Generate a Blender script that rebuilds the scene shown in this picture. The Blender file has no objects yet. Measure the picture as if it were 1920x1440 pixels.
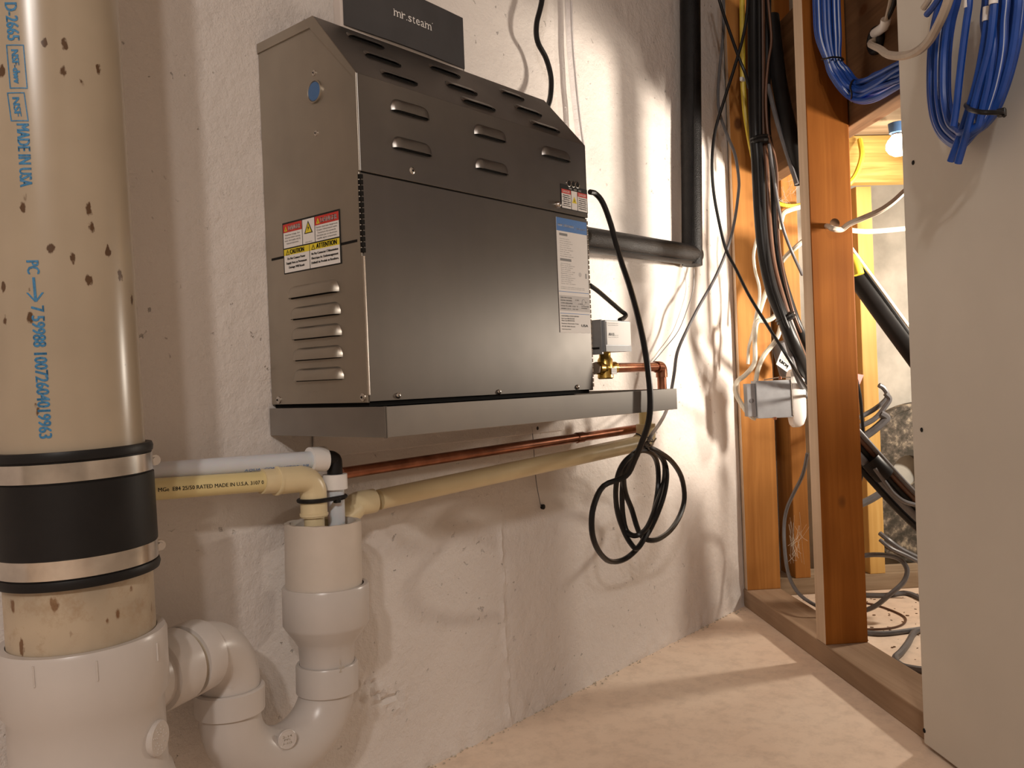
import bpy, bmesh, math, random
from mathutils import Vector, Matrix, noise
random.seed(7)
scene = bpy.context.scene
V = Vector

# ------------------------------------------------------------------ camera
CAM = V((0, 0, .52)); F = 1589.45
MROT = Matrix(((0.6502, -0.7588, -0.0387), (0.0273, -0.0276, 0.9992), (-0.7593, -0.6507, 0.0028)))
cd = bpy.data.cameras.new('camera'); cam = bpy.data.objects.new('camera', cd)
scene.collection.objects.link(cam); scene.camera = cam
q_ = MROT.transposed().to_quaternion()
cam.matrix_world = Matrix.Translation(CAM) @ q_.to_matrix().to_4x4()
cd.sensor_width = 36; cd.lens = F / 1920 * 36; cd.clip_start = .01
# ------------------------------------------------------------------ world, lights, exposure
scene.view_settings.view_transform = 'Standard'; scene.view_settings.look = 'None'
scene.view_settings.gamma = 1; scene.view_settings.use_curve_mapping = False
scene.view_settings.exposure = 0.25
w = bpy.data.worlds.new('world'); scene.world = w; w.use_nodes = True
w.node_tree.nodes['Background'].inputs[0].default_value = (.9, .75, .62, 1)
w.node_tree.nodes['Background'].inputs[1].default_value = .08
def point(name, loc, power, col, r):
    l = bpy.data.lights.new(name, 'POINT'); l.energy = power; l.color = col; l.shadow_soft_size = r
    o = bpy.data.objects.new(name, l); o.location = loc; scene.collection.objects.link(o); return o
point('room_lamp', (-1.22, -.80, 1.63), 50, (1, .925, .86), .045)
point('room_lamp', (-.90, -.84, 1.70), 24, (1, .925, .86), .045)
sl_ = bpy.data.lights.new('clamp_lamp', 'SPOT'); sl_.energy = 75; sl_.color = (1, .88, .74); sl_.shadow_soft_size = .06
sl_.spot_size = math.radians(78); sl_.spot_blend = .8
so_ = bpy.data.objects.new('clamp_lamp', sl_); so_.location = (1.80, -.05, .70); scene.collection.objects.link(so_)
so_.rotation_euler = (V((1.62, .853, .84)) - so_.location).to_track_quat('-Z', 'Y').to_euler()
point('crawl_fill', (2.02, .22, .62), 13, (1, .88, .74), .035)  # unseen fill light, added to brighten the far panel and crawlspace floor
BULB_POWER = 26

# ------------------------------------------------------------------ pixel -> world helpers
WY = .853
def ray(u, v): return MROT.transposed() @ V(((u - 960) / F, -(v - 720) / F, -1))
def W(u, v, off=0):                                # plane parallel to the concrete wall, off in front
    d = ray(u, v); return CAM + d * ((WY - off) / d.y)
def PX(u, v, x): d = ray(u, v); return CAM + d * (x / d.x)
def PZ(u, v, z): d = ray(u, v); return CAM + d * ((z - CAM.z) / d.z)
def D(u, v, dep): return CAM + ray(u, v) * dep
SC = .908; r2 = math.sqrt(.5)
def SP(u, v, n=0):                                 # plane of the stud wall
    d = ray(u, v); N = V((r2, -r2, 0)); p0 = V((SC, 0, 0)) + N * n
    return CAM + d * (((p0 - CAM).dot(N)) / d.dot(N))
def ST(t, n, z): return V((1.761 - r2 * t + r2 * n, .853 - r2 * t - r2 * n, z))     # stud wall frame
def BK(b, n, z): return V((1.847 + r2 * b + r2 * n, .853 - r2 * b + r2 * n, z))     # far wall frame
def BP(u, v, n=0):
    d = ray(u, v); N = V((r2, r2, 0)); p0 = V((1.35, 1.35, 0)) + N * n
    return CAM + d * (((p0 - CAM).dot(N)) / d.dot(N))

# ------------------------------------------------------------------ materials
def nt(name):
    m = bpy.data.materials.new(name); m.use_nodes = True
    return m, m.node_tree, m.node_tree.nodes['Principled BSDF']
def lk(t, a, b): t.links.new(a, b)
def nz(t, scale, vec=None, detail=4, rough=.55, dim='3D'):
    n = t.nodes.new('ShaderNodeTexNoise'); n.inputs['Scale'].default_value = scale
    n.inputs['Detail'].default_value = detail; n.inputs['Roughness'].default_value = rough
    if vec is not None: lk(t, vec, n.inputs['Vector'])
    return n
def coords(t, sc=(1, 1, 1), rot=(0, 0, 0)):
    c = t.nodes.new('ShaderNodeTexCoord'); mp = t.nodes.new('ShaderNodeMapping')
    mp.inputs['Scale'].default_value = sc; mp.inputs['Rotation'].default_value = rot
    lk(t, c.outputs['Object'], mp.inputs['Vector']); return mp.outputs['Vector']
def ramp(t, fac, stops):
    r = t.nodes.new('ShaderNodeValToRGB'); lk(t, fac, r.inputs['Fac'])
    e = r.color_ramp.elements
    while len(e) < len(stops): e.new(.5)
    for k, (p, c) in enumerate(stops): e[k].position = p; e[k].color = (*c, 1) if len(c) == 3 else c
    return r.outputs['Color']
def mix(t, fac, a, b, mode='MIX'):
    m = t.nodes.new('ShaderNodeMix'); m.data_type = 'RGBA'; m.blend_type = mode
    if isinstance(fac, (int, float)): m.inputs[0].default_value = fac
    else: lk(t, fac, m.inputs[0])
    for i, x in ((6, a), (7, b)):
        if isinstance(x, tuple): m.inputs[i].default_value = (*x, 1)
        else: lk(t, x, m.inputs[i])
    return m.outputs[2]
def bump(t, b, h, strength, dist, prev=None):
    n = t.nodes.new('ShaderNodeBump'); n.inputs['Strength'].default_value = strength; n.inputs['Distance'].default_value = dist
    lk(t, h, n.inputs['Height'])
    if prev is not None: lk(t, prev, n.inputs['Normal'])
    lk(t, n.outputs['Normal'], b.inputs['Normal']); return n.outputs['Normal']
def plain(name, col, rough=.5, metal=0, var=.12, scale=30, coat=0, bmp=.0):
    m, t, b = nt(name); b.inputs['Specular IOR Level'].default_value = .5 if max(col) > .03 else .22; v = coords(t); n = nz(t, scale, v)
    c2 = tuple(x * (1 - var) for x in col); c1 = tuple(min(1, x * (1 + var * .6)) for x in col)
    lk(t, ramp(t, n.outputs['Fac'], [(.3, c2), (.7, c1)]), b.inputs['Base Color'])
    b.inputs['Roughness'].default_value = rough; b.inputs['Metallic'].default_value = metal
    b.inputs['Coat Weight'].default_value = coat
    if bmp: bump(t, b, nz(t, scale * 12, v).outputs['Fac'], bmp, .001)
    return m
def steel(name, col=(.24, .222, .205), rough=.33, sc=(26, 26, 1.2)):
    m, t, b = nt(name); v = coords(t, sc); n = nz(t, 1, v, 3)
    v2 = coords(t); big = nz(t, 7, v2, 3)
    c = ramp(t, n.outputs['Fac'], [(.2, tuple(x * .95 for x in col)), (.8, tuple(min(1, x * 1.04) for x in col))])
    c = mix(t, ramp(t, big.outputs['Fac'], [(.35, (0, 0, 0)), (.7, (.6, .6, .6))]), c, tuple(x * .62 for x in col))
    lk(t, c, b.inputs['Base Color']); b.inputs['Metallic'].default_value = .93
    mr = t.nodes.new('ShaderNodeMapRange'); mr.inputs[3].default_value = rough - .06; mr.inputs[4].default_value = rough + .12
    lk(t, big.outputs['Fac'], mr.inputs[0]); lk(t, mr.outputs[0], b.inputs['Roughness'])
    b.inputs['Anisotropic'].default_value = .45
    return m
def wood(name, c1, c2, axis='z', rough=.62, sc=1.0, knots=True):
    m, t, b = nt(name)
    s = {'z': (38, 38, 1.6), 's': (38, 1.6, 38), 'b': (1.6, 38, 38), 'n': (1.6, 38, 38)}[axis]
    rot = (0, 0, 0) if axis == 'z' else (0, 0, math.radians(45))
    c = t.nodes.new('ShaderNodeTexCoord'); mp = t.nodes.new('ShaderNodeMapping'); mp.vector_type = 'POINT'
    mp.inputs['Rotation'].default_value = rot
    lk(t, c.outputs['Object'], mp.inputs['Vector'])
    m2 = t.nodes.new('ShaderNodeMapping'); m2.inputs['Scale'].default_value = tuple(x * sc for x in s)
    lk(t, mp.outputs['Vector'], m2.inputs['Vector'])
    g = nz(t, 1.0, m2.outputs['Vector'], 5, .6); g.inputs['Distortion'].default_value = .6
    col = ramp(t, g.outputs['Fac'], [(.30, c2), (.48, tuple((a + d) / 2 for a, d in zip(c1, c2))), (.62, c1), (.8, tuple(x * .85 for x in c1))])
    big = nz(t, 5, mp.outputs['Vector'], 2)
    col = mix(t, ramp(t, big.outputs['Fac'], [(.4, (0, 0, 0)), (.7, (.55, .55, .55))]), col, tuple(x * .62 for x in c2))
    if knots:
        vo = t.nodes.new('ShaderNodeTexVoronoi'); m3 = t.nodes.new('ShaderNodeMapping')
        m3.inputs['Scale'].default_value = tuple((13 if x > 5 else 8) for x in s)
        lk(t, mp.outputs['Vector'], m3.inputs['Vector']); lk(t, m3.outputs['Vector'], vo.inputs['Vector'])
        vo.inputs['Scale'].default_value = 1
        col = mix(t, ramp(t, vo.outputs['Distance'], [(.08, (.9, .9, .9)), (.15, (0, 0, 0))]), col, (.10, .035, .01))
    lk(t, col, b.inputs['Base Color']); b.inputs['Roughness'].default_value = rough
    b.inputs['Specular IOR Level'].default_value = .2
    bump(t, b, g.outputs['Fac'], .25, .001); return m
def concrete_paint(name, col, pit=.68, seam=None):
    m, t, b = nt(name); v = coords(t)
    big = nz(t, 3.5, v, 3); mid = nz(t, 45, v, 6, .65); fine = nz(t, 190, v, 4, .7)
    c = ramp(t, big.outputs['Fac'], [(.3, tuple(x * .93 for x in col)), (.7, col)])
    vo = t.nodes.new('ShaderNodeTexVoronoi'); vo.inputs['Scale'].default_value = 42; vo.inputs['Randomness'].default_value = 1
    wv = t.nodes.new('ShaderNodeMix'); wv.data_type = 'VECTOR'; wv.inputs[0].default_value = .035
    lk(t, v, wv.inputs[4]); lk(t, nz(t, 60, v).outputs['Color'], wv.inputs[5]); lk(t, wv.outputs[1], vo.inputs['Vector'])
    pitm = ramp(t, vo.outputs['Distance'], [(.055, (1, 1, 1)), (.10, (0, 0, 0))])
    pm = nz(t, 6, v, 2); pm2 = ramp(t, pm.outputs['Fac'], [(.40, (0, 0, 0)), (.6, (1, 1, 1))])
    pitm = mix(t, 1.0, pitm, pm2, 'MULTIPLY')
    c = mix(t, pitm, c, tuple(x * pit for x in col))
    lk(t, c, b.inputs['Base Color']); b.inputs['Roughness'].default_value = .55
    n1 = bump(t, b, mid.outputs['Fac'], .55, .006)
    n2 = bump(t, b, fine.outputs['Fac'], .5, .002, n1)
    inv = t.nodes.new('ShaderNodeInvert'); lk(t, pitm, inv.inputs['Color'])
    bump(t, b, inv.outputs['Color'], .8, .003, n2)
    return m
def dirty(name, col, dirt=(.09, .045, .02), amount=.5, blotch=.3, rough=.32, sc=(60, 60, 38)):
    m, t, b = nt(name); v = coords(t)
    c = ramp(t, nz(t, 9, v, 3).outputs['Fac'], [(.35, tuple(x * (1 - blotch * .4) for x in col)), (.65, col)])
    mp = coords(t, sc); vo = t.nodes.new('ShaderNodeTexVoronoi'); vo.inputs['Scale'].default_value = 1
    wv = t.nodes.new('ShaderNodeMix'); wv.data_type = 'VECTOR'; wv.inputs[0].default_value = .45
    lk(t, mp, wv.inputs[4]); lk(t, nz(t, 1.6, mp, 4).outputs['Color'], wv.inputs[5]); lk(t, wv.outputs[1], vo.inputs['Vector'])
    s = ramp(t, vo.outputs['Distance'], [(.17, (1, 1, 1)), (.23, (0, 0, 0))])
    sp_ = t.nodes.new('ShaderNodeSeparateColor'); lk(t, vo.outputs['Color'], sp_.inputs[0])
    g = ramp(t, sp_.outputs[0], [(1 - amount, (0, 0, 0)), (1 - amount + .02, (1, 1, 1))])
    s = mix(t, 1.0, s, g, 'MULTIPLY')
    c = mix(t, s, c, dirt)
    if amount > .5:
        st = mix(t, 1.0, ramp(t, nz(t, 34, v, 6, .75).outputs['Fac'], [(.50, (0, 0, 0)), (.66, (1, 1, 1))]), ramp(t, nz(t, 13, v, 2).outputs['Fac'], [(.40, (.15, .15, .15)), (.6, (.75, .75, .75))]), 'MULTIPLY')
        c = mix(t, st, c, (.30, .19, .10))
    lk(t, c, b.inputs['Base Color']); b.inputs['Roughness'].default_value = rough
    return m

M = {}
M['wall'] = concrete_paint('painted_concrete', (.72, .66, .615))
M['crawl'] = plain('grey_concrete', (.50, .48, .43), .85, 0, .25, 14, bmp=.3)
M['drywall'] = plain('drywall', (.62, .57, .50), .75, 0, .05, 6, bmp=.06)
M['stud'] = wood('stud_wood', (.46, .20, .05), (.31, .12, .025))
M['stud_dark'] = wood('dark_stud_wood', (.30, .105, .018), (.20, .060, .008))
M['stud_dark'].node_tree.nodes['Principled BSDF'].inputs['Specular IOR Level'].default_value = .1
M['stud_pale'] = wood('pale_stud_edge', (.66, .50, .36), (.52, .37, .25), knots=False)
M['stud_yellow'] = wood('yellow_stud_wood', (.78, .50, .17), (.62, .34, .09))
M['plate'] = wood('dusty_plate_wood', (.42, .29, .19), (.28, .18, .11), 's', .8, knots=False)
M['plate_far'] = wood('dusty_far_plate_wood', (.42, .32, .22), (.22, .15, .09), 'b', .85, knots=False)
M['joist'] = wood('dark_joist_wood', (.22, .115, .055), (.11, .055, .025), 's', .75)
M['header'] = wood('header_wood', (.74, .50, .17), (.36, .19, .04), 'b', .6, 1.6)
M['steel'] = steel('brushed_steel')
M['steel_side'] = steel('brushed_steel_side', (.43, .385, .325), .38, (26, 26, 1.5))
M['pan'] = steel('pan_steel', (.38, .355, .33), .34, (3, 30, 40))
M['chrome'] = plain('screw_metal', (.62, .58, .54), .25, 1, .1)
M['band'] = plain('band_steel', (.62, .58, .53), .22, 1, .15, 60)
M['galv'] = plain('galvanised', (.36, .37, .39), .45, .55, .12, 40)
M['black'] = plain('black_rubber', (.012, .011, .011), .45, 0, .2)
M['dark'] = plain('dark_gap', (.008, .007, .006), .8, 0, .1)
M['cable'] = plain('black_cable', (.014, .013, .013), .35, 0, .2)
M['grey_cable'] = plain('grey_cable', (.13, .125, .13), .4, 0, .2)
M['brown_cable'] = plain('brown_cable', (.12, .055, .03), .4, 0, .2)
M['foam'] = plain('foam_insulation', (.010, .009, .009), .42, 0, .4, 45, bmp=1.0)
M['pipe'] = dirty('old_pipe_plastic', (.40, .325, .235), amount=.38, rough=.25, sc=(140, 140, 80))
M['pipe_low'] = dirty('dirty_pipe_plastic', (.52, .42, .30), (.16, .08, .035), .8, 1.2, .45, (120, 120, 62))
M['pvc'] = plain('white_pvc', (.55, .505, .47), .3, 0, .04, 12)
M['pvc_std'] = plain('standpipe_pvc', (.60, .53, .46), .38, 0, .07, 20)
M['primer'] = plain('glue_primer', (.48, .42, .33), .5)
M['cpvc'] = plain('cream_cpvc', (.72, .60, .37), .33, 0, .06, 20)
M['cpvc_y'] = plain('yellow_cpvc', (.72, .60, .30), .3, 0, .06, 20)
M['pex'] = plain('white_pex', (.62, .64, .68), .3, 0, .05, 12)
M['pex'].node_tree.nodes['Principled BSDF'].inputs['Subsurface Weight'].default_value = .2
M['copper'] = plain('copper', (.36, .15, .09), .28, 1, .45, 30)
M['brass'] = plain('brass', (.72, .48, .13), .25, 1, .2, 40)
M['carton'] = plain('charcoal_board', (.055, .053, .055), .55, 0, .1, 30)
M['carton_edge'] = plain('pale_board', (.62, .55, .5), .7, 0, .05)
M['white'] = plain('white_print', (.80, .77, .74), .45, 0, .02)
M['white_plastic'] = plain('white_plastic', (.82, .79, .76), .35, 0, .03)
M['red'] = plain('red_print', (.55, .035, .025), .45, 0, .05)
M['yellow'] = plain('yellow_print', (.78, .62, .03), .45, 0, .05)
M['ink'] = plain('black_print', (.015, .015, .015), .5, 0, .05)
M['grey_ink'] = plain('grey_print', (.22, .22, .22), .5, 0, .05)
M['greyfield'] = plain('grey_print_field', (.55, .53, .52), .5, 0, .05)
M['blueprint'] = plain('blue_print', (.07, .20, .50), .45, 0, .05)
M['pipeink'] = plain('blue_pipe_ink', (.035, .19, .38), .5, 0, .35, 500)
M['plug'] = plain('blue_plug', (.06, .14, .30), .5, 0, .1)
M['blue'] = plain('blue_cable', (.010, .062, .32), .38, 0, .2, 40)
M['bluewhite'] = plain('pale_stripe', (.55, .62, .78), .4, 0, .1, 40)
M['romex'] = plain('white_sheathed_cable', (.72, .66, .54), .45, 0, .1, 40)
M['romex_y'] = plain('yellow_sheathed_cable', (.75, .55, .05), .4, 0, .1, 40)
M['old_white'] = plain('dusty_white_cable', (.50, .42, .34), .5, 0, .12, 40)
M['pink'] = plain('pink_tape', (.85, .36, .33), .5)
M['clear'], _t, _b = nt('clear_tube')
_b.inputs['Base Color'].default_value = (.93, .93, .97, 1); _b.inputs['Transmission Weight'].default_value = .95; _b.inputs['Roughness'].default_value = .08; _b.inputs['IOR'].default_value = 1.1
M['emit'], _t, _b = nt('bulb_glass')
_b.inputs['Emission Color'].default_value = (1, .86, .62, 1); _b.inputs['Emission Strength'].default_value = BULB_POWER
_b.inputs['Base Color'].default_value = (.9, .9, .85, 1)
def mk_floor():
    m, t, b = nt('concrete_floor'); v = coords(t)
    a = nz(t, 3, v, 5); c = nz(t, 38, v, 5, .7)
    col = ramp(t, a.outputs['Fac'], [(.3, (.74, .57, .44)), (.5, (.83, .67, .53)), (.7, (.88, .74, .60))])
    col = mix(t, ramp(t, c.outputs['Fac'], [(.45, (0, 0, 0)), (.75, (.35, .35, .35))]), col, (.38, .28, .21))
    lk(t, col, b.inputs['Base Color']); b.inputs['Roughness'].default_value = .6
    bump(t, b, c.outputs['Fac'], .25, .002); return m
M['floor'] = mk_floor()
def mk_mottle():
    m, t, b = nt('mottled_dark'); v = coords(t); n = nz(t, 42, v, 5, .7)
    lk(t, ramp(t, n.outputs['Fac'], [(.42, (.05, .045, .035)), (.55, (.13, .11, .09)), (.68, (.42, .36, .27))]), b.inputs['Base Color'])
    b.inputs['Roughness'].default_value = .85; bump(t, b, n.outputs['Fac'], .5, .003); return m
M['mottle'] = mk_mottle()

# ------------------------------------------------------------------ object helpers
def wl(o):
    p = V((0, 0, 0))
    while o is not None: p = p + o.location; o = o.parent
    return p
def obj(name, bm, mat, parent=None, smooth=False):
    if parent is None:
        xs = [v.co for v in bm.verts]
        org = V(((min(v.x for v in xs) + max(v.x for v in xs)) / 2, (min(v.y for v in xs) + max(v.y for v in xs)) / 2, min(v.z for v in xs)))
    else: org = wl(parent)
    me = bpy.data.meshes.new(name)
    bmesh.ops.translate(bm, verts=bm.verts, vec=-org)
    bmesh.ops.recalc_face_normals(bm, faces=bm.faces)
    bm.to_mesh(me); bm.free()
    if smooth: me.polygons.foreach_set('use_smooth', [True] * len(me.polygons))
    o = bpy.data.objects.new(name, me); scene.collection.objects.link(o)
    if smooth: me.set_sharp_from_angle(angle=math.radians(38))
    for x in (mat if isinstance(mat, list) else [mat]): me.materials.append(M[x])
    if parent is not None: o.parent = parent
    else: o.location = org
    return o
def tag(o, label, cat, group=None, kind=None):
    o['label'] = label; o['category'] = cat
    if group: o['group'] = group
    if kind: o['kind'] = kind
    return o
def thing(name, label, cat, loc, group=None):
    o = bpy.data.objects.new(name, None); scene.collection.objects.link(o); o.location = loc; o.empty_display_size = .02
    return tag(o, label, cat, group)
def structure(name, loc=(0, 0, 0)):
    o = bpy.data.objects.new(name, None); scene.collection.objects.link(o); o.location = loc; o['kind'] = 'structure'; return o
def struct(name, bm, mat, smooth=False):
    o = obj(name, bm, mat, None, smooth); o['kind'] = 'structure'; return o
def hexa(bm, P, bev=0):
    """P: 8 corners, bottom 4 then top 4"""
    vs = [bm.verts.new(p) for p in P]; fs = []
    for f in ((0, 1, 2, 3), (7, 6, 5, 4), (0, 4, 5, 1), (1, 5, 6, 2), (2, 6, 7, 3), (3, 7, 4, 0)):
        fs.append(bm.faces.new([vs[i] for i in f]))
    if bev:
        es = list({e for f in fs for e in f.edges})
        bmesh.ops.bevel(bm, geom=es, offset=bev, segments=2, affect='EDGES', profile=.6)
def box(bm, a, b, bev=0):
    x0, y0, z0 = a; x1, y1, z1 = b
    hexa(bm, [(x0, y0, z0), (x1, y0, z0), (x1, y1, z0), (x0, y1, z0), (x0, y0, z1), (x1, y0, z1), (x1, y1, z1), (x0, y1, z1)], bev)
def fbox(bm, fr, a, b, bev=0):
    """box in a frame function fr(i,j,k)"""
    x0, y0, z0 = a; x1, y1, z1 = b
    hexa(bm, [fr(x0, y0, z0), fr(x1, y0, z0), fr(x1, y1, z0), fr(x0, y1, z0), fr(x0, y0, z1), fr(x1, y0, z1), fr(x1, y1, z1), fr(x0, y1, z1)], bev)
def BM(): return bmesh.new()
def smoothpts(pts, sub, closed=False):
    pts = [V(p) for p in pts]; n = len(pts)
    if n < 3 or sub <= 1: return pts
    out = []; rng = n if closed else n - 1
    for i in range(rng):
        if closed: p0, p1, p2, p3 = pts[i - 1], pts[i], pts[(i + 1) % n], pts[(i + 2) % n]
        else: p0 = pts[i - 1] if i else pts[0] * 2 - pts[1]; p1 = pts[i]; p2 = pts[i + 1]; p3 = pts[i + 2] if i + 2 < n else pts[-1] * 2 - pts[-2]
        for k in range(sub):
            t = k / sub
            out.append(.5 * ((2 * p1) + (p2 - p0) * t + (2 * p0 - 5 * p1 + 4 * p2 - p3) * t * t + (3 * p1 - p0 - 3 * p2 + p3) * t ** 3))
    if not closed: out.append(pts[-1])
    return out
def tube(bm, pts, r, seg=10, sub=6, closed=False, flat=None, caps=True):
    """sweep; r number or function of 0..1; flat=(up vector, ratio) squashes the section"""
    P = smoothpts(pts, sub, closed); n = len(P); rings = []
    T = []
    for i in range(n):
        a = P[i - 1] if (i or closed) else P[0]; b = P[(i + 1) % n] if (closed or i < n - 1) else P[-1]
        d = b - a; T.append(d.normalized() if d.length > 1e-9 else V((0, 0, 1)))
    nrm = T[0].orthogonal().normalized()
    for i in range(n):
        nrm = (nrm - T[i] * nrm.dot(T[i]))
        nrm = nrm.normalized() if nrm.length > 1e-6 else T[i].orthogonal().normalized()
        bn = T[i].cross(nrm); rr = r(i / max(1, n - 1)) if callable(r) else r
        ring = []
        for k in range(seg):
            a = 2 * math.pi * k / seg; o = nrm * math.cos(a) * rr + bn * math.sin(a) * rr
            if flat: o = o - flat[0] * (o.dot(flat[0]) * (1 - flat[1]))
            ring.append(bm.verts.new(P[i] + o))
        rings.append(ring)
    m = n if closed else n - 1
    for i in range(m):
        A, B = rings[i], rings[(i + 1) % n]
        for k in range(seg): bm.faces.new((A[k], A[(k + 1) % seg], B[(k + 1) % seg], B[k]))
    if caps and not closed: bm.faces.new(rings[0][::-1]); bm.faces.new(rings[-1])
    return P
def lathe(bm, base, axis, prof, seg=32, caps=True):
    """prof: (distance along axis, radius); revolve round axis"""
    axis = V(axis).normalized(); a = axis.orthogonal().normalized(); b = axis.cross(a); base = V(base); rings = []
    for h, r in prof:
        rings.append([bm.verts.new(base + axis * h + (a * math.cos(2 * math.pi * k / seg) + b * math.sin(2 * math.pi * k / seg)) * r) for k in range(seg)])
    for A, B in zip(rings, rings[1:]):
        for k in range(seg): bm.faces.new((A[k], A[(k + 1) % seg], B[(k + 1) % seg], B[k]))
    if caps: bm.faces.new(rings[0][::-1]); bm.faces.new(rings[-1])
def quad(bm, *ps): bm.faces.new([bm.verts.new(p) for p in ps])
def cable(name, pts, r, mat, label=None, cat='cable', parent=None, group=None, seg=8, sub=6, flat=None):
    bm = BM(); tube(bm, pts, r, seg, sub, flat=flat); o = obj(name, bm, mat, parent, True)
    if label: tag(o, label, cat, group)
    return o
_tc = {}
def text2d(s):
    if s in _tc: return _tc[s]
    c = bpy.data.curves.new('t', 'FONT'); c.body = s; c.size = 1; c.resolution_u = 2
    o = bpy.data.objects.new('t', c); scene.collection.objects.link(o)
    dg = bpy.context.evaluated_depsgraph_get(); me = o.evaluated_get(dg).to_mesh()
    vs = [(v.co.x, v.co.y) for v in me.vertices]; fs = [tuple(p.vertices) for p in me.polygons]
    o.evaluated_get(dg).to_mesh_clear(); bpy.data.objects.remove(o); bpy.data.curves.remove(c)
    x0 = min(v[0] for v in vs); x1 = max(v[0] for v in vs)
    _tc[s] = ([((x - x0), y) for x, y in vs], fs, x1 - x0); return _tc[s]
def text(bm, s, fn, x, y, h, w=None, align='L', bold=0):
    """print string s; fn maps 2-d (x,y) to world; h = cap height"""
    vs, fs, wd = text2d(s); sy = h / .7; sx = (w / wd) if w else sy
    ox = x - (wd * sx / 2 if align == 'C' else 0)
    for dx in ([0] if not bold else [-bold, 0, bold]):
        nv = [bm.verts.new(fn(ox + a * sx + dx, y + b * sy)) for a, b in vs]
        for f in fs:
            try: bm.faces.new([nv[i] for i in f])
            except ValueError: pass
def rect(bm, fn, x0, y0, x1, y1, nx=1):
    for i in range(nx):
        a = x0 + (x1 - x0) * i / nx; b = x0 + (x1 - x0) * (i + 1) / nx
        quad(bm, fn(a, y0), fn(b, y0), fn(b, y1), fn(a, y1))
def flatfn(o, ex, ey, lift=0):
    o = V(o); ex = V(ex); ey = V(ey); n = ex.cross(ey).normalized() * lift
    return lambda x, y: o + ex * x + ey * y + n
def cornerfn(a, b, c, d, lift=0):
    """(0,0)=bottom-left a, (1,0)=b, (1,1)=c, (0,1)=d"""
    a, b, c, d = map(V, (a, b, c, d)); n = (b - a).cross(d - a).normalized() * lift
    return lambda x, y: (a * (1 - x) + b * x) * (1 - y) + (d * (1 - x) + c * x) * y + n

# ------------------------------------------------------------------ the setting
bm = BM(); box(bm, (-3.2, -3.6, -.06), (3.4, 2.4, 0)); struct('floor', bm, 'floor')
def wall_grid():
    bm = BM(); nx, nzz = 300, 230; x0, x1, z0, z1 = .10, 1.765, 0, 1.30
    rows = []
    for j in range(nzz + 1):
        row = []
        for i in range(nx + 1):
            x = x0 + (x1 - x0) * i / nx; z = z0 + (z1 - z0) * j / nzz
            d = noise.noise(V((x * 5, z * 5, 3))) * .0022 + noise.noise(V((x * 30, z * 30, 9))) * .0007
            ee = min(i, nx - i, j + 2, nzz - j) / 4; d *= min(1, ee)
            s = x - (.957 + .0035 * noise.noise(V((z * 20, 2, 0))))
            if z < .43: d -= .0045 * math.exp(-(s / .0026) ** 2) * (1 + noise.noise(V((z * 60, 5, 1)))) - .0015 * math.exp(-((s - .007) / .004) ** 2)
            if z < .06: d -= (.06 - z) * .06 * (1 + noise.noise(V((x * 45, z * 45, 1))))
            # rough patch low on the wall beside the trap
            q = math.exp(-(((x - .70) / .07) ** 2 + ((z - .13 + (x - .70) * .6) / .022) ** 2))
            d -= .010 * q * noise.noise(V((x * 110, z * 110, 4)))
            row.append(bm.verts.new((x, WY + d, z)))
        rows.append(row)
    for j in range(nzz):
        for i in range(nx): bm.faces.new((rows[j][i], rows[j][i + 1], rows[j + 1][i + 1], rows[j + 1][i]))
    box(bm, (-3.2, WY + .006, 0), (1.765, WY + .2, 2.4)); box(bm, (-3.2, WY, 0), (.10, WY + .01, 2.4)); box(bm, (.10, WY, 1.30), (1.765, WY + .01, 2.4))
    o = struct('wall_back', bm, 'wall', True); return o
wall_grid()
bm = BM(); box(bm, (1.765, WY + .004, 0), (3.0, WY + .2, 2.4)); struct('wall_crawlspace', bm, 'crawl')
bm = BM(); box(bm, (-3.2, -3.6, 0), (-3.1, 2, 2.4)); struct('wall_left', bm, 'crawl')
bm = BM(); box(bm, (-3.1, -3.6, 0), (3.3, -3.5, 2.4)); struct('wall_front', bm, 'crawl')
bm = BM(); box(bm, (-3.1, -3.5, 2.3), (3.3, 2, 2.4)); struct('ceiling', bm, 'joist')

wr = structure('wall_right', ST(.4, 0, 0)); SD = .079
bm = BM(); fbox(bm, ST, (.0, 0, 0), (1.9, SD, .038), .002); obj('sill_plate', bm, 'plate', wr)
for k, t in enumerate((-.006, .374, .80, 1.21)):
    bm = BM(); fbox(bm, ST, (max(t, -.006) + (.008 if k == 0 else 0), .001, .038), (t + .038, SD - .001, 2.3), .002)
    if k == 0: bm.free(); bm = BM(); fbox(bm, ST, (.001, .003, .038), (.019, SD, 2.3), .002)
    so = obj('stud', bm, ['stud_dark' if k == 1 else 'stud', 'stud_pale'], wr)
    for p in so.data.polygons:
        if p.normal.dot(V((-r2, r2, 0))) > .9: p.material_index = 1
bm = BM(); fbox(bm, ST, (.739, -.0125, .006), (2.2, -.0005, 2.3), .0012); dp = obj('drywall_panel', bm, 'drywall', wr)
for (u, v) in ((1712, 305), (1728, 806), (1733, 1370)):
    p = SP(u, v, -.0128); bm = BM(); lathe(bm, p, (-r2, r2, 0), [(0, .0032), (.0006, .0028), (.0007, .001)], 10); obj('screw_dimple', bm, 'dark', dp)
# pale torn paper edge of stud two's room face
bm = BM(); fbox(bm, ST, (-.6, SD + .001, .945), (1.9, SD + .039, 1.25), .002); obj('rim_joist', bm, 'joist', wr)

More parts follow.
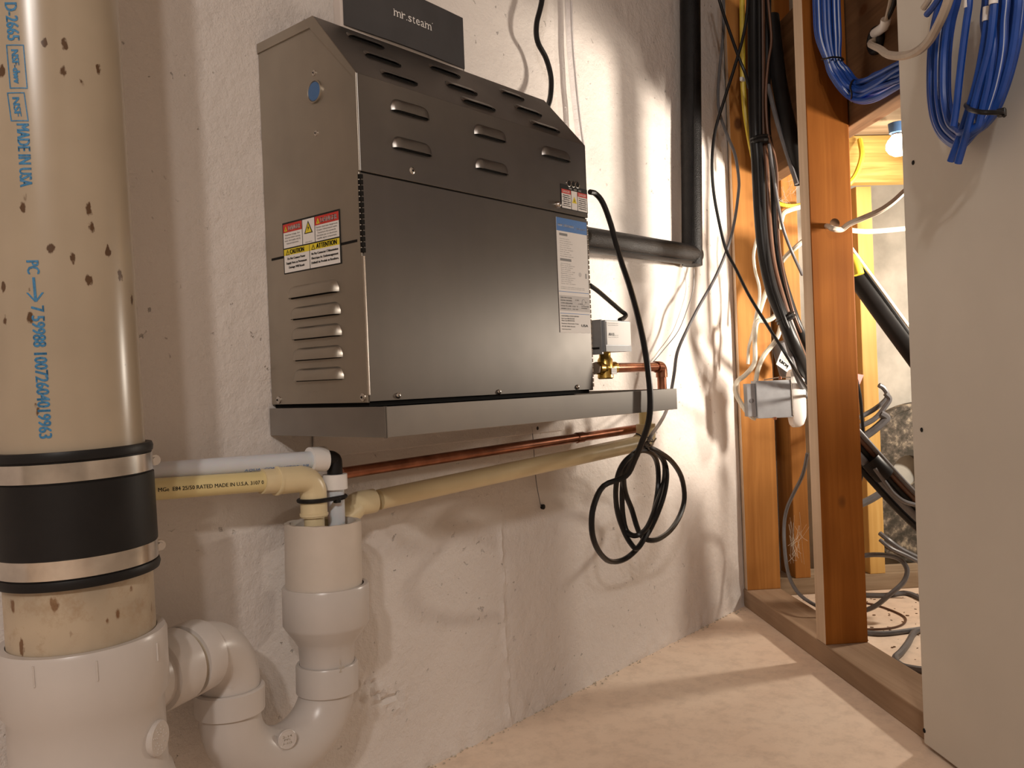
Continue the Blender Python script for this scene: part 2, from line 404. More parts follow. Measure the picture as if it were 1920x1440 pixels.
wf = structure('wall_far', BK(.2, 0, 0))
bm = BM(); fbox(bm, BK, (-.02, 0, 0), (.9, .089, .038), .002); obj('sill_plate', bm, 'plate_far', wf)
for k, b in enumerate((.086, .266, .62)):
    bm = BM(); fbox(bm, BK, (b, .001, .038), (b + .037, .088, .944 if k else 1.4), .002); obj('stud', bm, 'stud_yellow' if k else 'stud', wf)
bm = BM(); fbox(bm, BK, (.20, -.036, .945), (.9, .0, 1.052), .002); obj('header_board', bm, 'header', wf)
bm = BM(); fbox(bm, BK, (.20, -.14, 1.054), (.9, .02, 1.10), .002); obj('ledger_board', bm, 'plate_far', wf)
bm = BM(); fbox(bm, BK, (-.1, .135, 0), (1.1, .16, 1.6)); obj('concrete_panel', bm, 'crawl', wf)
bm = BM(); fbox(bm, BK, (.20, -.5, 1.19), (.9, .02, 1.2)); obj('subfloor', bm, 'joist', wf)

# crumbs along the foot of the wall
bm = BM()
for i in range(260):
    x = random.uniform(.7, 1.75); y = WY - abs(random.gauss(0, .006)) - .001; s = random.uniform(.0006, .0022)
    if x > 1.72: y -= random.uniform(0, .02)
    m = Matrix.Translation((x, y, s * .5)) @ Matrix.Diagonal((s, s * random.uniform(.5, 1), s * .7, 1))
    bmesh.ops.create_icosphere(bm, subdivisions=1, radius=1, matrix=m)
tag(obj('concrete_crumbs', bm, 'primer'), 'concrete crumbs along the foot of the white wall', 'debris', kind='stuff')
bm = BM()
for i in range(420):
    t = random.uniform(-.15, .95); n = SD + random.uniform(.01, .42); p = ST(t, n, 0)
    if p.x + p.y > 2.68 or p.y > .83: continue
    s = random.uniform(.001, .0045)
    m = Matrix.Translation((p.x, p.y, s * .2)) @ Matrix.Rotation(random.uniform(0, 3), 4, 'Z') @ Matrix.Diagonal((s, s * random.uniform(.3, .9), s * .25, 1))
    bmesh.ops.create_icosphere(bm, subdivisions=1, radius=1, matrix=m)
tag(obj('wood_chips', bm, 'joist'), 'wood chips and dirt scattered over the floor behind the studs', 'debris', kind='stuff')

# ------------------------------------------------------------------ steam generator
X0, X1, YF, Z0, ZS, ZT, YP = .566, .965, .678, .504, .843, .922, .746
sg = thing('steam_generator', 'large stainless steel steam generator cabinet hanging on the white wall', 'steam generator', ((X0 + X1) / 2, .77, Z0))
def prism(bm, poly, x0, x1, bev=0):
    a = [bm.verts.new((x0, y, z)) for y, z in poly]; b = [bm.verts.new((x1, y, z)) for y, z in poly]; n = len(poly)
    fs = [bm.faces.new(a), bm.faces.new(b[::-1])] + [bm.faces.new((a[i], b[i], b[(i + 1) % n], a[(i + 1) % n])) for i in range(n)]
    if bev: bmesh.ops.bevel(bm, geom=list({e for f in fs for e in f.edges}), offset=bev, segments=1, affect='EDGES')
bm = BM(); prism(bm, [(.8525, Z0 + .002), (.8525, ZT - .003), (YP, ZT - .003), (YF + .003, ZS - .002), (YF + .003, Z0 + .002)], X0 + .0025, X1 - .001)
obj('cabinet', bm, 'dark', sg)
SEAM = .7425
bm = BM()   # folded cover: top, slope, upper front
o_ = [(.8525, ZT), (YP, ZT), (YF, ZS), (YF, SEAM)]; i_ = [(YF + .0028, SEAM), (YF + .0028, ZS - .001), (YP + .001, ZT - .0028), (.8525, ZT - .0028)]
prism(bm, o_ + i_, X0 - .0004, X1 + .0006, .0003); obj('top_cover', bm, 'steel', sg)
bm = BM(); box(bm, (X0 + .001, YF + .0012, Z0 + .001), (X1, YF + .0032, SEAM - .0015), .0004); obj('front_panel', bm, 'steel', sg)
bm = BM(); prism(bm, [(.8525, Z0), (.8525, ZT - .001), (YP + .001, ZT - .001), (YF + .0030, ZS - .002), (YF + .0030, Z0)], X0 - .0006, X0 + .0022, .0003)
obj('side_panel', bm, 'steel_side', sg)
bm = BM(); prism(bm, [(.8525, ZT - .011), (.8525, ZT), (YP, ZT), (YF, ZS), (YF, SEAM), (YF + .0035, SEAM), (YF + .0035, ZS - .004), (YP + .006, ZT - .011)], X0 - .0022, X0 - .0006, .0002)
obj('cover_flange', bm, 'steel_side', sg)
bm = BM(); box(bm, (X1 - .0008, YF + .002, Z0), (X1 + .0008, .8525, SEAM - .001), 0)
prism(bm, [(.8525, SEAM), (.8525, ZT - .001), (YP, ZT - .001), (YF, ZS - .001), (YF, SEAM)], X1 - .0008, X1 + .0008)
obj('side_panel', bm, 'steel_side', sg)
# gap under side panel (dark foot)
bm = BM(); box(bm, (X0 + .004, YF + .006, Z0 - .004), (X1 - .003, .852, Z0 + .003)); obj('base', bm, 'dark', sg)
# slits on the side
def sidebar(name, u0, v0, u1, v1, h, mat, x=X0 - .0011):
    a = PX(u0, v0, x); b = PX(u1, v1, x); bm = BM(); z = V((0, 0, h / 2)); dx = V((.0006, 0, 0))
    hexa(bm, [a - z, b - z, b - z + dx, a - z + dx, a + z, b + z, b + z + dx, a + z + dx]); return obj(name, bm, mat, sg)
sidebar('slit', 509, 487, 669, 451, .0026, 'dark'); sidebar('slit', 482, 93, 556, 47, .0022, 'dark')
for k in range(14):
    z = .7395 - k * .00585; bm = BM(); box(bm, (X0 - .0012, YF + .0006, z - .0048), (X0 + .0032, YF + .0046, z), .0007); obj('hinge_slot', bm, 'dark', sg)
bm = BM(); tube(bm, [(X0 + .0005, YF + .0022, .655), (X0 + .0005, YF + .0022, .512)], .0016, 8, 1); obj('hinge_edge', bm, 'chrome', sg, True)
bm = BM()
for k in range(34):
    z = .738 - k * .0068; tube(bm, [(X1 + .0012, YF + .0025, z), (X1 + .0012, YF + .0025, z - .005)], .0019, 6, 1)
o = obj('piano_hinge', bm, 'chrome', sg, True)
def louvre(fn, nrm, w, h, p, dark_off=.0004):
    """fn(a,b): a along, b up from the mouth; raised hood open at the bottom"""
    bm = BM(); na, nb = 24, 9; rows = []
    for j in range(nb + 1):
        b = j / nb; row = []
        for i in range(na + 1):
            a = -1 + 2 * i / na; e = min(1, (1 - abs(a)) * (w / h) * .62); ed = math.sqrt(max(0, 1 - (1 - e) ** 2))
            prof = math.sqrt(max(0, 1 - (b ** 1.6)))
            row.append(bm.verts.new(fn(a * w / 2, b * h * (.35 + .65 * ed)) + nrm * p * ed * prof))
        rows.append(row)
    for j in range(nb):
        for i in range(na): bm.faces.new((rows[j][i], rows[j][i + 1], rows[j + 1][i + 1], rows[j + 1][i]))
    return bm
def add_louvre(P0, P1, nrm, up, h, p, mat):
    c = (P0 + P1) / 2; ax = (P1 - P0).normalized(); w = (P1 - P0).length
    fn = lambda a, b: c + ax * a + up * b
    L = obj('louvre', louvre(fn, nrm, w, h, p), mat, sg, True)
    bm = BM(); hexa(bm, [c - ax * w * .46 - up * .0008 + nrm * .0001, c + ax * w * .46 - up * .0008 + nrm * .0001, c + ax * w * .46 - up * .0008 + nrm * .0006, c - ax * w * .46 - up * .0008 + nrm * .0006,
                         c - ax * w * .46 + up * .0012 + nrm * .0001, c + ax * w * .46 + up * .0012 + nrm * .0001, c + ax * w * .46 + up * .0012 + nrm * .0006, c - ax * w * .46 + up * .0012 + nrm * .0006])
    obj('louvre_mouth', bm, 'dark', L)
def FY(u, v): d = ray(u, v); return CAM + d * ((YF - .0002) / d.y)
for l in ((543, 560, 636, 547), (547, 600, 639, 588), (549, 638, 641, 628), (551, 676, 643, 670), (553, 714, 645, 711)):
    a = PX(l[0], l[1], X0 - .0007); b = PX(l[2], l[3], X0 - .0007); z = (a.z + b.z) / 2; a.z = b.z = z
    add_louvre(b, a, V((-1, 0, 0)), V((0, 0, 1)), .0135, .006, 'steel_side')
for l in ((733, 207, 804, 225), (736, 276, 809, 294), (889, 250, 948, 269), (892, 314, 952, 330), (1016, 289, 1068, 306)):
    a = FY(l[0], l[1]); b = FY(l[2], l[3]); z = (a.z + b.z) / 2; a.z = b.z = z
    add_louvre(a, b, V((0, -1, 0)), V((0, 0, 1)), .0135, .0055, 'steel')
sl_up = V((0, YP - YF, ZT - ZS)).normalized(); sl_n = V((0, -(ZT - ZS), YP - YF)).normalized()
def SL(u, v): d = ray(u, v); p0 = V((0, YF, ZS)) + sl_n * .0001; return CAM + d * ((p0 - CAM).dot(sl_n) / d.dot(sl_n))
for l in ((652, 67, 722, 93), (684, 102, 753, 126), (716, 138, 784, 160), (806, 126, 864, 147), (838, 159, 896, 179), (869, 190, 929, 208), (938, 171, 986, 192), (967, 201, 1018, 221), (997, 232, 1051, 251)):
    a = SL(l[0], l[1]); b = SL(l[2], l[3]); m = (a.z + b.z) / 2
    y_ = YF + (m - ZS) * (YP - YF) / (ZT - ZS); a.z = b.z = m; a.y = b.y = y_
    add_louvre(a + sl_n * .0001, b + sl_n * .0001, sl_n, sl_up, .011, .0032, 'steel')
def screw(p, nrm, r, mat='chrome', dome=.5, par=sg):
    bm = BM(); lathe(bm, p, nrm, [(0, r), (r * dome * .5, r * .93), (r * dome * .85, r * .65), (r * dome, r * .25)], 16); s = obj('screw', bm, mat, par, True)
    bm = BM(); lathe(bm, V(p) + V(nrm).normalized() * r * dome * .9, nrm, [(0, r * .3), (r * .16, r * .28)], 6); obj('drive_recess', bm, 'dark', s)
for (u, v, r) in ((773, 320, .0042), (748, 742, .0032), (937, 735, .0032), (1084, 726, .0034)): screw(FY(u, v) + V((0, .001, 0)), (0, -1, 0), r)
screw(FY(1044, 384), (0, -1, 0), .0045, 'chrome', 1.4)
for (u, v, r) in ((523, 750, .0045), (681, 745, .0045), (589, 137, .0032), (593, 250, .0032)): screw(PX(u, v, X0 - .0006), (-1, 0, 0), r)
c = PX(591, 172, X0 - .0006); bm = BM(); lathe(bm, c, (-1, 0, 0), [(0, .0125), (.002, .0122), (.0024, .011), (.0012, .0105)], 28); o = obj('knockout_ring', bm, 'steel_side', sg, True)
bm = BM(); lathe(bm, c, (-1, 0, 0), [(.0002, .0105), (.0018, .010), (.0022, .006)], 24); obj('blue_plug', bm, 'plug', sg, True)
for (u, v) in ((1066, 344), (1074, 345.5), (1082, 347)):
    c = FY(u, v); bm = BM(); lathe(bm, c, (0, -1, 0), [(0, .0046), (.0006, .0046), (.0009, .0036)], 20); o = obj('light_hole', bm, 'chrome', sg, True)
    bm = BM(); lathe(bm, c, (0, -1, 0), [(.0009, .0037), (.0011, .0034)], 18); obj('light_lens', bm, 'dark', o)
# ---- warning label on the side
YB0, YB1 = PX(531, 420, X0).y, PX(638, 391, X0).y          # left (far) and right (near) on the side
wlz1 = (PX(531, 420, X0).z + PX(638, 391, X0).z) / 2; wlz0 = (PX(536, 515, X0).z + PX(641, 494, X0).z) / 2
LW = YB0 - YB1; LH = wlz1 - wlz0
sf = lambda lift: (lambda x, y: V((X0 - .0013 - lift, YB0 - x * LW, wlz0 + y * LH)))
def slab(fn0, x0, y0, x1, y1, th, mat, name, parent):
    bm = BM(); a = [fn0(x0, y0), fn0(x1, y0), fn0(x1, y1), fn0(x0, y1)]
    n = (a[1] - a[0]).cross(a[3] - a[0]).normalized() * th
    hexa(bm, [p - n for p in a] + a); return obj(name, bm, mat, parent)
wlab = slab(sf(0), 0, 0, 1, 1, .0004, 'ink', 'warning_label', sg)
bm = BM(); f1 = sf(.0001)
for r_ in ((.015, .50, .355, .965), (.365, .50, .575, .965), (.585, .50, .985, .965), (.015, .02, .47, .475), (.48, .02, .985, .475)): rect(bm, f1, *r_)
obj('white_field', bm, 'white', wlab)
bm = BM(); f2 = sf(.0002); rect(bm, f2, .015, .80, .355, .965); obj('red_band', bm, 'red', wlab); bm = BM(); rect(bm, f2, .585, .80, .985, .965); obj('red_band', bm, 'red', wlab)
bm = BM(); rect(bm, f2, .015, .355, .47, .475); obj('yellow_band', bm, 'yellow', wlab); bm = BM(); rect(bm, f2, .48, .355, .985, .475); obj('yellow_band', bm, 'yellow', wlab)
def tri(bm, fn, cx, y0, w, h): bm.faces.new([bm.verts.new(p) for p in (fn(cx - w / 2, y0), fn(cx + w / 2, y0), fn(cx, y0 + h))])
bm = BM(); f3 = sf(.0003); tri(bm, f3, .47, .69, .15, .24); obj('triangle_edge', bm, 'ink', wlab)
bm = BM(); f4 = sf(.0004); tri(bm, f4, .47, .705, .11, .185); tri(bm, f4, .065, .825, .055, .10); tri(bm, f4, .64, .825, .06, .11); obj('triangle', bm, 'yellow', wlab)
bm = BM(); f5 = sf(.0005); T_ = lambda bmx, s, x, y, h, w, fn, al='L', b=0: text(bmx, s, fn, x, y, h, w, al, b)
T_(bm, 'DANGER', .115, .835, .085, .215, f5, 'L', .003); T_(bm, 'DANGER', .69, .835, .09, .27, f5, 'L', .003); obj('white_lettering', bm, 'white', wlab)
bm = BM()
bm.faces.new([bm.verts.new(f5(*p)) for p in ((.478, .85), (.455, .785), (.47, .785), (.458, .72), (.49, .80), (.473, .80))])
tri(bm, f5, .065, .84, .012, .06); tri(bm, f5, .64, .84, .012, .06)
T_(bm, 'CAUTION', .13, .372, .085, .25, f5, 'L', .004); T_(bm, 'ATTENTION', .60, .372, .09, .34, f5, 'L', .004)
for cx, y in ((.085, .365), (.545, .365)):
    for (a, b) in (((-.03, 0), (.03, 0)), ((.03, 0), (0, .09)), ((0, .09), (-.03, 0)), ((0, .03), (0, .06))):
        pa, pb = f5(cx + a[0], y + a[1]), f5(cx + b[0], y + b[1]); dd = (pb - pa).normalized().cross(V((1, 0, 0))) * .0003
        quad(bm, pa - dd, pb - dd, pb + dd, pa + dd)
for k, (s, wd) in enumerate((('Hazardous Voltage. Turn', .27), ('off power before opening', .28), ('cover. Serviceable only by', .29), ('licensed electrician.', .22))): T_(bm, s, .185, .735 - k * .055, .03, wd, f5, 'C')
for k, (s, wd) in enumerate((('Tension electrique dangereuse.', .37), ("Couper l'alimentation avant", .34), ("l'ouverture du couvercle.", .31), ('Entretien par un electricien', .34), ('qualifie agree uniquement.', .33))): T_(bm, s, .785, .745 - k * .052, .03, wd, f5, 'C')
T_(bm, '30000-000-00', .47, .52, .016, .12, f5, 'C')
for k, (s, wd) in enumerate((('Do Not Connect Power', .32), ('Supply Here as Permanent', .37), ('Damage Will Result', .28))): T_(bm, s, .24, .265 - k * .085, .042, wd, f5, 'C', .002)
for k, (s, wd) in enumerate((("Ne Pas Connecter L'Alimentation", .45), ('Electrique Ici. Endommagement', .45), ('Definitif du Produit en Resultera.', .46))): T_(bm, s, .735, .265 - k * .085, .042, wd, f5, 'C', .002)
obj('black_lettering', bm, 'ink', wlab)
# ---- small danger label on the front
def frontlab(name, quadpx, base, lift=.0004):
    ps = [FY(*p) for p in quadpx]       # bl, br, tr, tl
    zb = (ps[0].z + ps[1].z) / 2; zt = (ps[2].z + ps[3].z) / 2; xl = (ps[0].x + ps[3].x) / 2; xr = (ps[1].x + ps[2].x) / 2
    fn = lambda l: (lambda x, y: V((xl + (xr - xl) * x, YF - base - l, zb + (zt - zb) * y)))
    return fn
fn = frontlab('d', ((1053, 390), (1102, 400), (1100, 355), (1050, 345)), .0002)
dl = slab(fn(.0004), 0, 0, 1, 1, .0004, 'ink', 'danger_label', sg)
bm = BM()
for r_ in ((.02, .02, .36, .80), (.38, .02, .60, .80), (.62, .02, .98, .80)): rect(bm, fn(.0005), *r_)
obj('white_field', bm, 'white', dl)
bm = BM(); rect(bm, fn(.0006), .02, .62, .36, .80); obj('red_band', bm, 'red', dl); bm = BM(); rect(bm, fn(.0006), .62, .62, .98, .80); obj('red_band', bm, 'red', dl)
bm = BM(); tri(bm, fn(.0006), .49, .30, .18, .28); obj('triangle', bm, 'yellow', dl)
bm = BM(); text(bm, 'DANGER', fn(.0007), .06, .66, .10, .26); text(bm, 'DANGER', fn(.0007), .66, .66, .10, .28)
for x_, s in ((.30, 'PWR'), (.48, 'AUX'), (.66, 'SVC')): text(bm, s, fn(.0007), x_, .84, .06, .10)
obj('white_lettering', bm, 'white', dl)
bm = BM()
for k in range(6):
    text(bm, ('Hazardous', 'Voltage turn', 'off power', 'before open', 'only by lic.', 'electrician')[k], fn(.0007), .19, .53 - k * .085, .05, .28 if k % 2 else .24, 'C', .004)
    text(bm, ('Tension', 'electrique', 'Couper avant', "l'ouverture", 'Entretien', 'uniquement')[k], fn(.0007), .80, .53 - k * .085, .05, .28 if k % 2 else .3, 'C', .004)
tri(bm, fn(.0007), .49, .36, .03, .14)
obj('black_lettering', bm, 'ink', dl)
# ---- tall rating label on the front
fn = frontlab('d', ((1051, 623), (1107, 625), (1101, 416), (1044, 408)), -.0010)
tl = slab(fn(.0004), 0, 0, 1, 1, .0004, 'white', 'rating_label', sg)
bm = BM(); rect(bm, fn(.0005), 0, .885, 1, 1); obj('blue_band', bm, 'blueprint', tl); bm = BM(); rect(bm, fn(.0005), .0, .355, .99, .36); obj('blue_rule', bm, 'blueprint', tl); bm = BM(); rect(bm, fn(.0005), .02, .165, .99, .17); obj('blue_rule', bm, 'blueprint', tl)
bm = BM(); rect(bm, fn(.0005), .01, .19, .99, .325); obj('grey_field', bm, 'greyfield', tl)
bm = BM(); text(bm, 'mr.steam', fn(.0006), .05, .925, .032, .50, 'L', .008); text(bm, '|', fn(.0006), .60, .918, .036); text(bm, 'feel good', fn(.0006), .65, .922, .018, .30, 'L', .004); obj('white_lettering', bm, 'bluewhite', tl)
bm = BM()
for y_, w_ in ((.845, .26), (.625, .36)):
    rect(bm, fn(.0006), .08, y_, .08 + w_, y_ + .022)
lines = ['Read this manual', 'before installing unit', 'Drain the generator', 'valve must stay open', 'Do not block', 'Keep clear of steam', 'Shut off supply', 'To reduce risk']
for k in range(9): text(bm, lines[k % 8], fn(.0006), .09, .815 - k * .019, .0075, .30 + .06 * ((k * 7) % 3))
for k in range(11): text(bm, lines[(k + 3) % 8], fn(.0006), .09, .600 - k * .0175, .0075, .32 + .07 * ((k * 5) % 3))
for k in range(2): text(bm, 'Installation must conform to all local codes', fn(.0006), .07, .395 - k * .014, .0075, .78)
for s, x_, y_, w_ in (('S/N 90112345', .05, .300, .36), ('MODEL MSSUPER', .05, .276, .36), ('TYPE MSSUPER', .05, .252, .38), ('VOLTS 240  kW  9', .05, .228, .55), ('AMPS 37.5   Hz 60', .05, .204, .55), ('CE', .52, .285, .12), ('UL', .80, .272, .12), ('1-PH', .62, .252, .12), ('1 ft Steam Bath', .72, .234, .26), ('Generator', .72, .218, .2),
                      ('CUSTOMER & TECH SUPPORT', .05, .140, .58), ('East Coast 800-555-0100', .05, .118, .42), ('West Coast 800-555-0100', .05, .100, .42), ('Sussman-Automatic Corp.', .05, .075, .56), ('43-20 34th Street', .05, .050, .44), ('www', .05, .026, .30)):
    text(bm, s, fn(.0006), x_, y_, .010, w_, 'L', .002)
text(bm, 'USA', fn(.0006), .70, .055, .022, .22, 'L', .006)
for x_ in (.90,): rect(bm, fn(.0006), x_, .49, x_ + .035, .535)
lathe(bm, fn(.0005)(.80, .275), (0, -1, 0), [(0, .0042), (.0001, .0042)], 20)
obj('fine_print', bm, 'grey_ink', tl)
bm = BM(); lathe(bm, fn(.0006)(.80, .275), (0, -1, 0), [(0, .0036), (.0001, .0036)], 20); lathe(bm, fn(.0004)(.72, .52), (0, -1, 0), [(0, .003), (.0002, .003)], 20); obj('mark_field', bm, 'greyfield', tl)
# scuffs
for pts in ([(793, 428), (803, 441), (810, 455), (817, 466)], [(1003, 480), (1010, 488), (1018, 497)]):
    pass

# ------------------------------------------------------------------ carton on top
ct = thing('equipment_box', 'charcoal box with white lettering standing on top of the steel cabinet', 'box', (.708, .80, ZT))
bx0, bx1, bz0, bz1 = .608, .806, .9275, .992
bm = BM(); box(bm, (bx0, .752, bz0 - .003), (bx1, .766, bz1), .002); obj('carton', bm, 'carton_edge', ct)
bm = BM(); na = 14
fr = []; top = []
for i in range(na + 1):      # bowed front cover
    x = bx0 + .003 + (bx1 - bx0 - .003) * i / na; y = .7505 - .0035 * math.sin(math.pi * i / na)
    fr.append((x, y))
vs0 = [bm.verts.new((x, y, bz0)) for x, y in fr]; vs1 = [bm.verts.new((x, y, bz1 + .0015)) for x, y in fr]
wb0 = [bm.verts.new((x, y + .003, bz0)) for x, y in fr]; wb1 = [bm.verts.new((x, y + .003, bz1 + .0015)) for x, y in fr]
for i in range(na):
    bm.faces.new((vs0[i], vs0[i + 1], vs1[i + 1], vs1[i])); bm.faces.new((wb0[i], wb1[i], wb1[i + 1], wb0[i + 1]))
    bm.faces.new((vs1[i], vs1[i + 1], wb1[i + 1], wb1[i])); bm.faces.new((vs0[i], wb0[i], wb0[i + 1], vs0[i + 1]))
bm.faces.new((vs0[0], vs1[0], wb1[0], wb0[0])); bm.faces.new((vs0[-1], wb0[-1], wb1[-1], vs1[-1]))
obj('front_cover', bm, 'carton', ct)
bm = BM(); prism(bm, [(.7525, bz0 - .002), (.766, bz0 - .002), (.766, bz1), (.7525, bz1)], bx1 - .001, bx1 + .0008); obj('end_flap', bm, 'carton', ct)
bm = BM(); fn = lambda x, y: V((.683 + x, .7505 - .0035 * math.sin(math.pi * (.683 + x - bx0) / (bx1 - bx0)) - .0004, .9585 + y))
# lower-case serif word built from plain glyphs with slab serifs
xx = 0; h_ = .0078
for ch, w_, serifs in (('m', .0108, ((.0, 0), (.0048, 0), (.0096, 0), (.0, 1))), ('r', .0058, ((.0, 0), (.0, 1))), ('.', .0014, ()), ('s', .0056, ()), ('t', .0042, ()), ('e', .0064, ()), ('a', .0062, ((.0052, 0),)), ('m', .0108, ((.0, 0), (.0048, 0), (.0096, 0), (.0, 1)))):
    if ch == '.': lathe(bm, fn(xx + .0004, .0006), (0, -1, 0), [(0, .0007), (.0001, .0007)], 10)
    else: text(bm, ch, fn, xx, 0, .0105, w_)
    for sx, top_ in serifs:
        y0 = .0 if not top_ else .0073
        rect(bm, fn, xx + sx - .0007, y0, xx + sx + (.0018 if not top_ else .0010), y0 + .0007)
    xx += w_ + .0015
lathe(bm, fn(xx + .0006, .0095), (0, -1, 0), [(0, .0006), (.0001, .0006)], 8)
obj('lettering', bm, 'white', ct)

# ------------------------------------------------------------------ drain pan under the cabinet
PXL, PXR, PYF, PZB, PZT = .5625, 1.143, .650, .4685, .4998
pan = thing('drip_pan', 'shallow stainless steel drip pan mounted under the steel cabinet', 'tray', (.85, .75, PZB))
bm = BM(); box(bm, (PXL + .001, PYF + .002, PZB), (PXR - .001, .8525, PZB + .0015)); obj('pan_floor', bm, 'pan', pan)
bm = BM(); box(bm, (PXL, PYF, PZB), (PXR, PYF + .0018, PZT), .0005); obj('front_wall', bm, 'pan', pan)
bm = BM(); box(bm, (PXL - .0008, PYF + .0005, PZB), (PXL + .0012, .8525, PZT), .0005); obj('side_wall', bm, 'pan', pan)
bm = BM(); box(bm, (PXR - .0012, PYF + .0005, PZB), (PXR + .0006, .8525, PZT), .0005); obj('side_wall', bm, 'pan', pan)
bm = BM(); box(bm, (PXL, PYF - .0006, PZB - .0004), (PXL + .0010, PYF + .004, PZT + .0004)); obj('corner_weld', bm, 'steel', pan)
bm = BM(); box(bm, (.62, .8485, .436), (1.12, .8525, PZB - .001), .0018); obj('wall_bracket', bm, 'wall', pan)
bm = BM(); box(bm, (.60, .69, PZB + .0015), (.94, .84, .4999), .003); obj('support_block', bm, 'dark', pan)

# ------------------------------------------------------------------ drain stack, left foreground
PC = V((.2955, .73, 0)); tilt = V((-.0255, 0, 1)).normalized()
def sax(z): return V((.2960 + (z - .322) * -.0215, .73, z))
ds = thing('drain_stack', 'thick vertical plastic drain pipe with black rubber coupling at far left', 'pipe', (PC.x, PC.y, .1))
R4 = .0557
ua = sax(.47); ub = sax(2.2); axs = (ub - ua).normalized()
bm = BM(); lathe(bm, ua, axs, [(0, R4), (1.75, R4)], 72); up = obj('upper_pipe', bm, 'pipe', ds, True)
la = sax(.25); bm = BM(); lathe(bm, la, axs, [(0, R4), (.16, R4)], 72); obj('lower_pipe', bm, 'pipe_low', ds, True)
def zat(z): return sax(z)
bz, tz = .3795, .4795
bm = BM(); lathe(bm, zat(bz - .004), axs, [(0, R4 + .0005), (0, .0612), (.0035, .0622), (.007, .0612), (.0075, .0598), (.0225, .0598), (.0235, .0612), (.080, .0612), (.081, .0598), (.0975, .0598), (.098, .0612), (.102, .0618), (.105, .0608), (.105, R4 + .0005)], 96, False)
cp = obj('rubber_coupling', bm, 'black', ds, True)
for zz in (bz + .004, bz + .0775):
    bm = BM(); lathe(bm, zat(zz), axs, [(0, .0603), (.0004, .0609), (.0148, .0609), (.0152, .0603)], 96, False); b_ = obj('clamp_band', bm, 'band', cp, True)
    az = math.atan2(.73, .295) - math.pi / 2 + .12    # clamp screw at the right edge
    p = zat(zz + .0075) + V((math.cos(az), math.sin(az), 0)) * .0625
    tdir = V((-math.sin(az), math.cos(az), 0))
    bm = BM(); lathe(bm, p - tdir * .006, tdir, [(0, .0046), (.003, .0048), (.004, .0035), (.016, .0035)], 10); lathe(bm, p - tdir * .009, tdir, [(0, .0028), (.003, .0028)], 6); obj('clamp_screw', bm, 'chrome', b_, True)
# printed text wrapped on pipe
def wrap(phi0, z0, R, sgn=1):
    """text runs down the pipe; x = down, y = toward -phi"""
    def f(x, y):
        z = z0 - x; c = sax(z); a = phi0 + y / R
        return c + V((math.cos(a), math.sin(a), 0)) * (R + .0003)
    return f
def phi_at(u, v, R=R4):
    d = ray(u, v); # ray-cylinder hit near
    o = V((CAM.x, CAM.y)); c = sax(.7); a = d.x ** 2 + d.y ** 2; b = d.x * (o.x - c.x) + d.y * (o.y - c.y); cc = (o.x - c.x) ** 2 + (o.y - c.y) ** 2 - R * R
    t = (-b - math.sqrt(max(0, b * b - a * cc))) / a; p = CAM + d * t; return math.atan2(p.y - c.y, p.x - c.x), p.z
def pipetext(s, u, v0, v1, hgt, base_px, bold=.00042):
    ph0, za = phi_at(base_px[0], v0); ph1, zb = phi_at(base_px[1], v1); bmx = BM()
    def f(x, y):
        k = x / max(1e-6, (za - zb)); z = za - x; c = sax(z); a = ph0 + (ph1 - ph0) * k + y / R4
        return c + V((math.cos(a), math.sin(a), 0)) * (R4 + .0003)
    text(bmx, s, f, 0, 0, hgt, za - zb, 'L', bold); return bmx, f, za - zb
bms = BM()
def addtext(s, v0, v1, bx0_, bx1_, h=.0088):
    b2, f, L = pipetext(s, 0, v0, v1, h, (bx0_, bx1_)); me = bpy.data.meshes.new('x'); b2.to_mesh(me); b2.free(); bms.from_mesh(me); bpy.data.meshes.remove(me); return f, L
addtext('ASTM D-2665', -60, 77, 12, 20)
addtext('MADE IN USA', 233, 350, 33, 37)
for (v0, v1, s) in ((86, 165, 'NSF-dwv'), (175, 226, 'NSF')):
    f, L = addtext(s, v0 + 9, v1 - 8, 26, 30, .005)
    th = .0008
    for (x0_, y0_, x1_, y1_) in ((-.004, -.0035, L + .004, -.0035 + th), (-.004, .0085, L + .004, .0085 + th)): rect(bms, f, x0_, y0_, x1_, y1_, 2)
    for q in range(6):
        ya = -.0035 + q * .0128 / 6
        rect(bms, f, -.004, ya, -.004 + th, ya + .0128 / 6); rect(bms, f, L + .004 - th, ya, L + .004, ya + .0128 / 6)
lm0 = obj('printed_lettering', bms, 'pipeink', up); bms = BM()
addtext('PC', 489, 513, 45, 47)
addtext('7 59988 10072604019963', 574, 823, 52, 62, .0092)
b2, f, L = pipetext('I', 0, 520, 566, .001, (47, 50)); b2.free()
rect(bms, f, 0, .0032, L, .0052, 4)
for s_ in (1, -1):
    quad(bms, f(L, .0042 - .0008), f(L, .0042 + .0008), f(L - .007, .0042 + s_ * .0055 + .0008), f(L - .007, .0042 + s_ * .0055 - .0008))
lm = obj('printed_lettering', bms, 'pipeink', up)
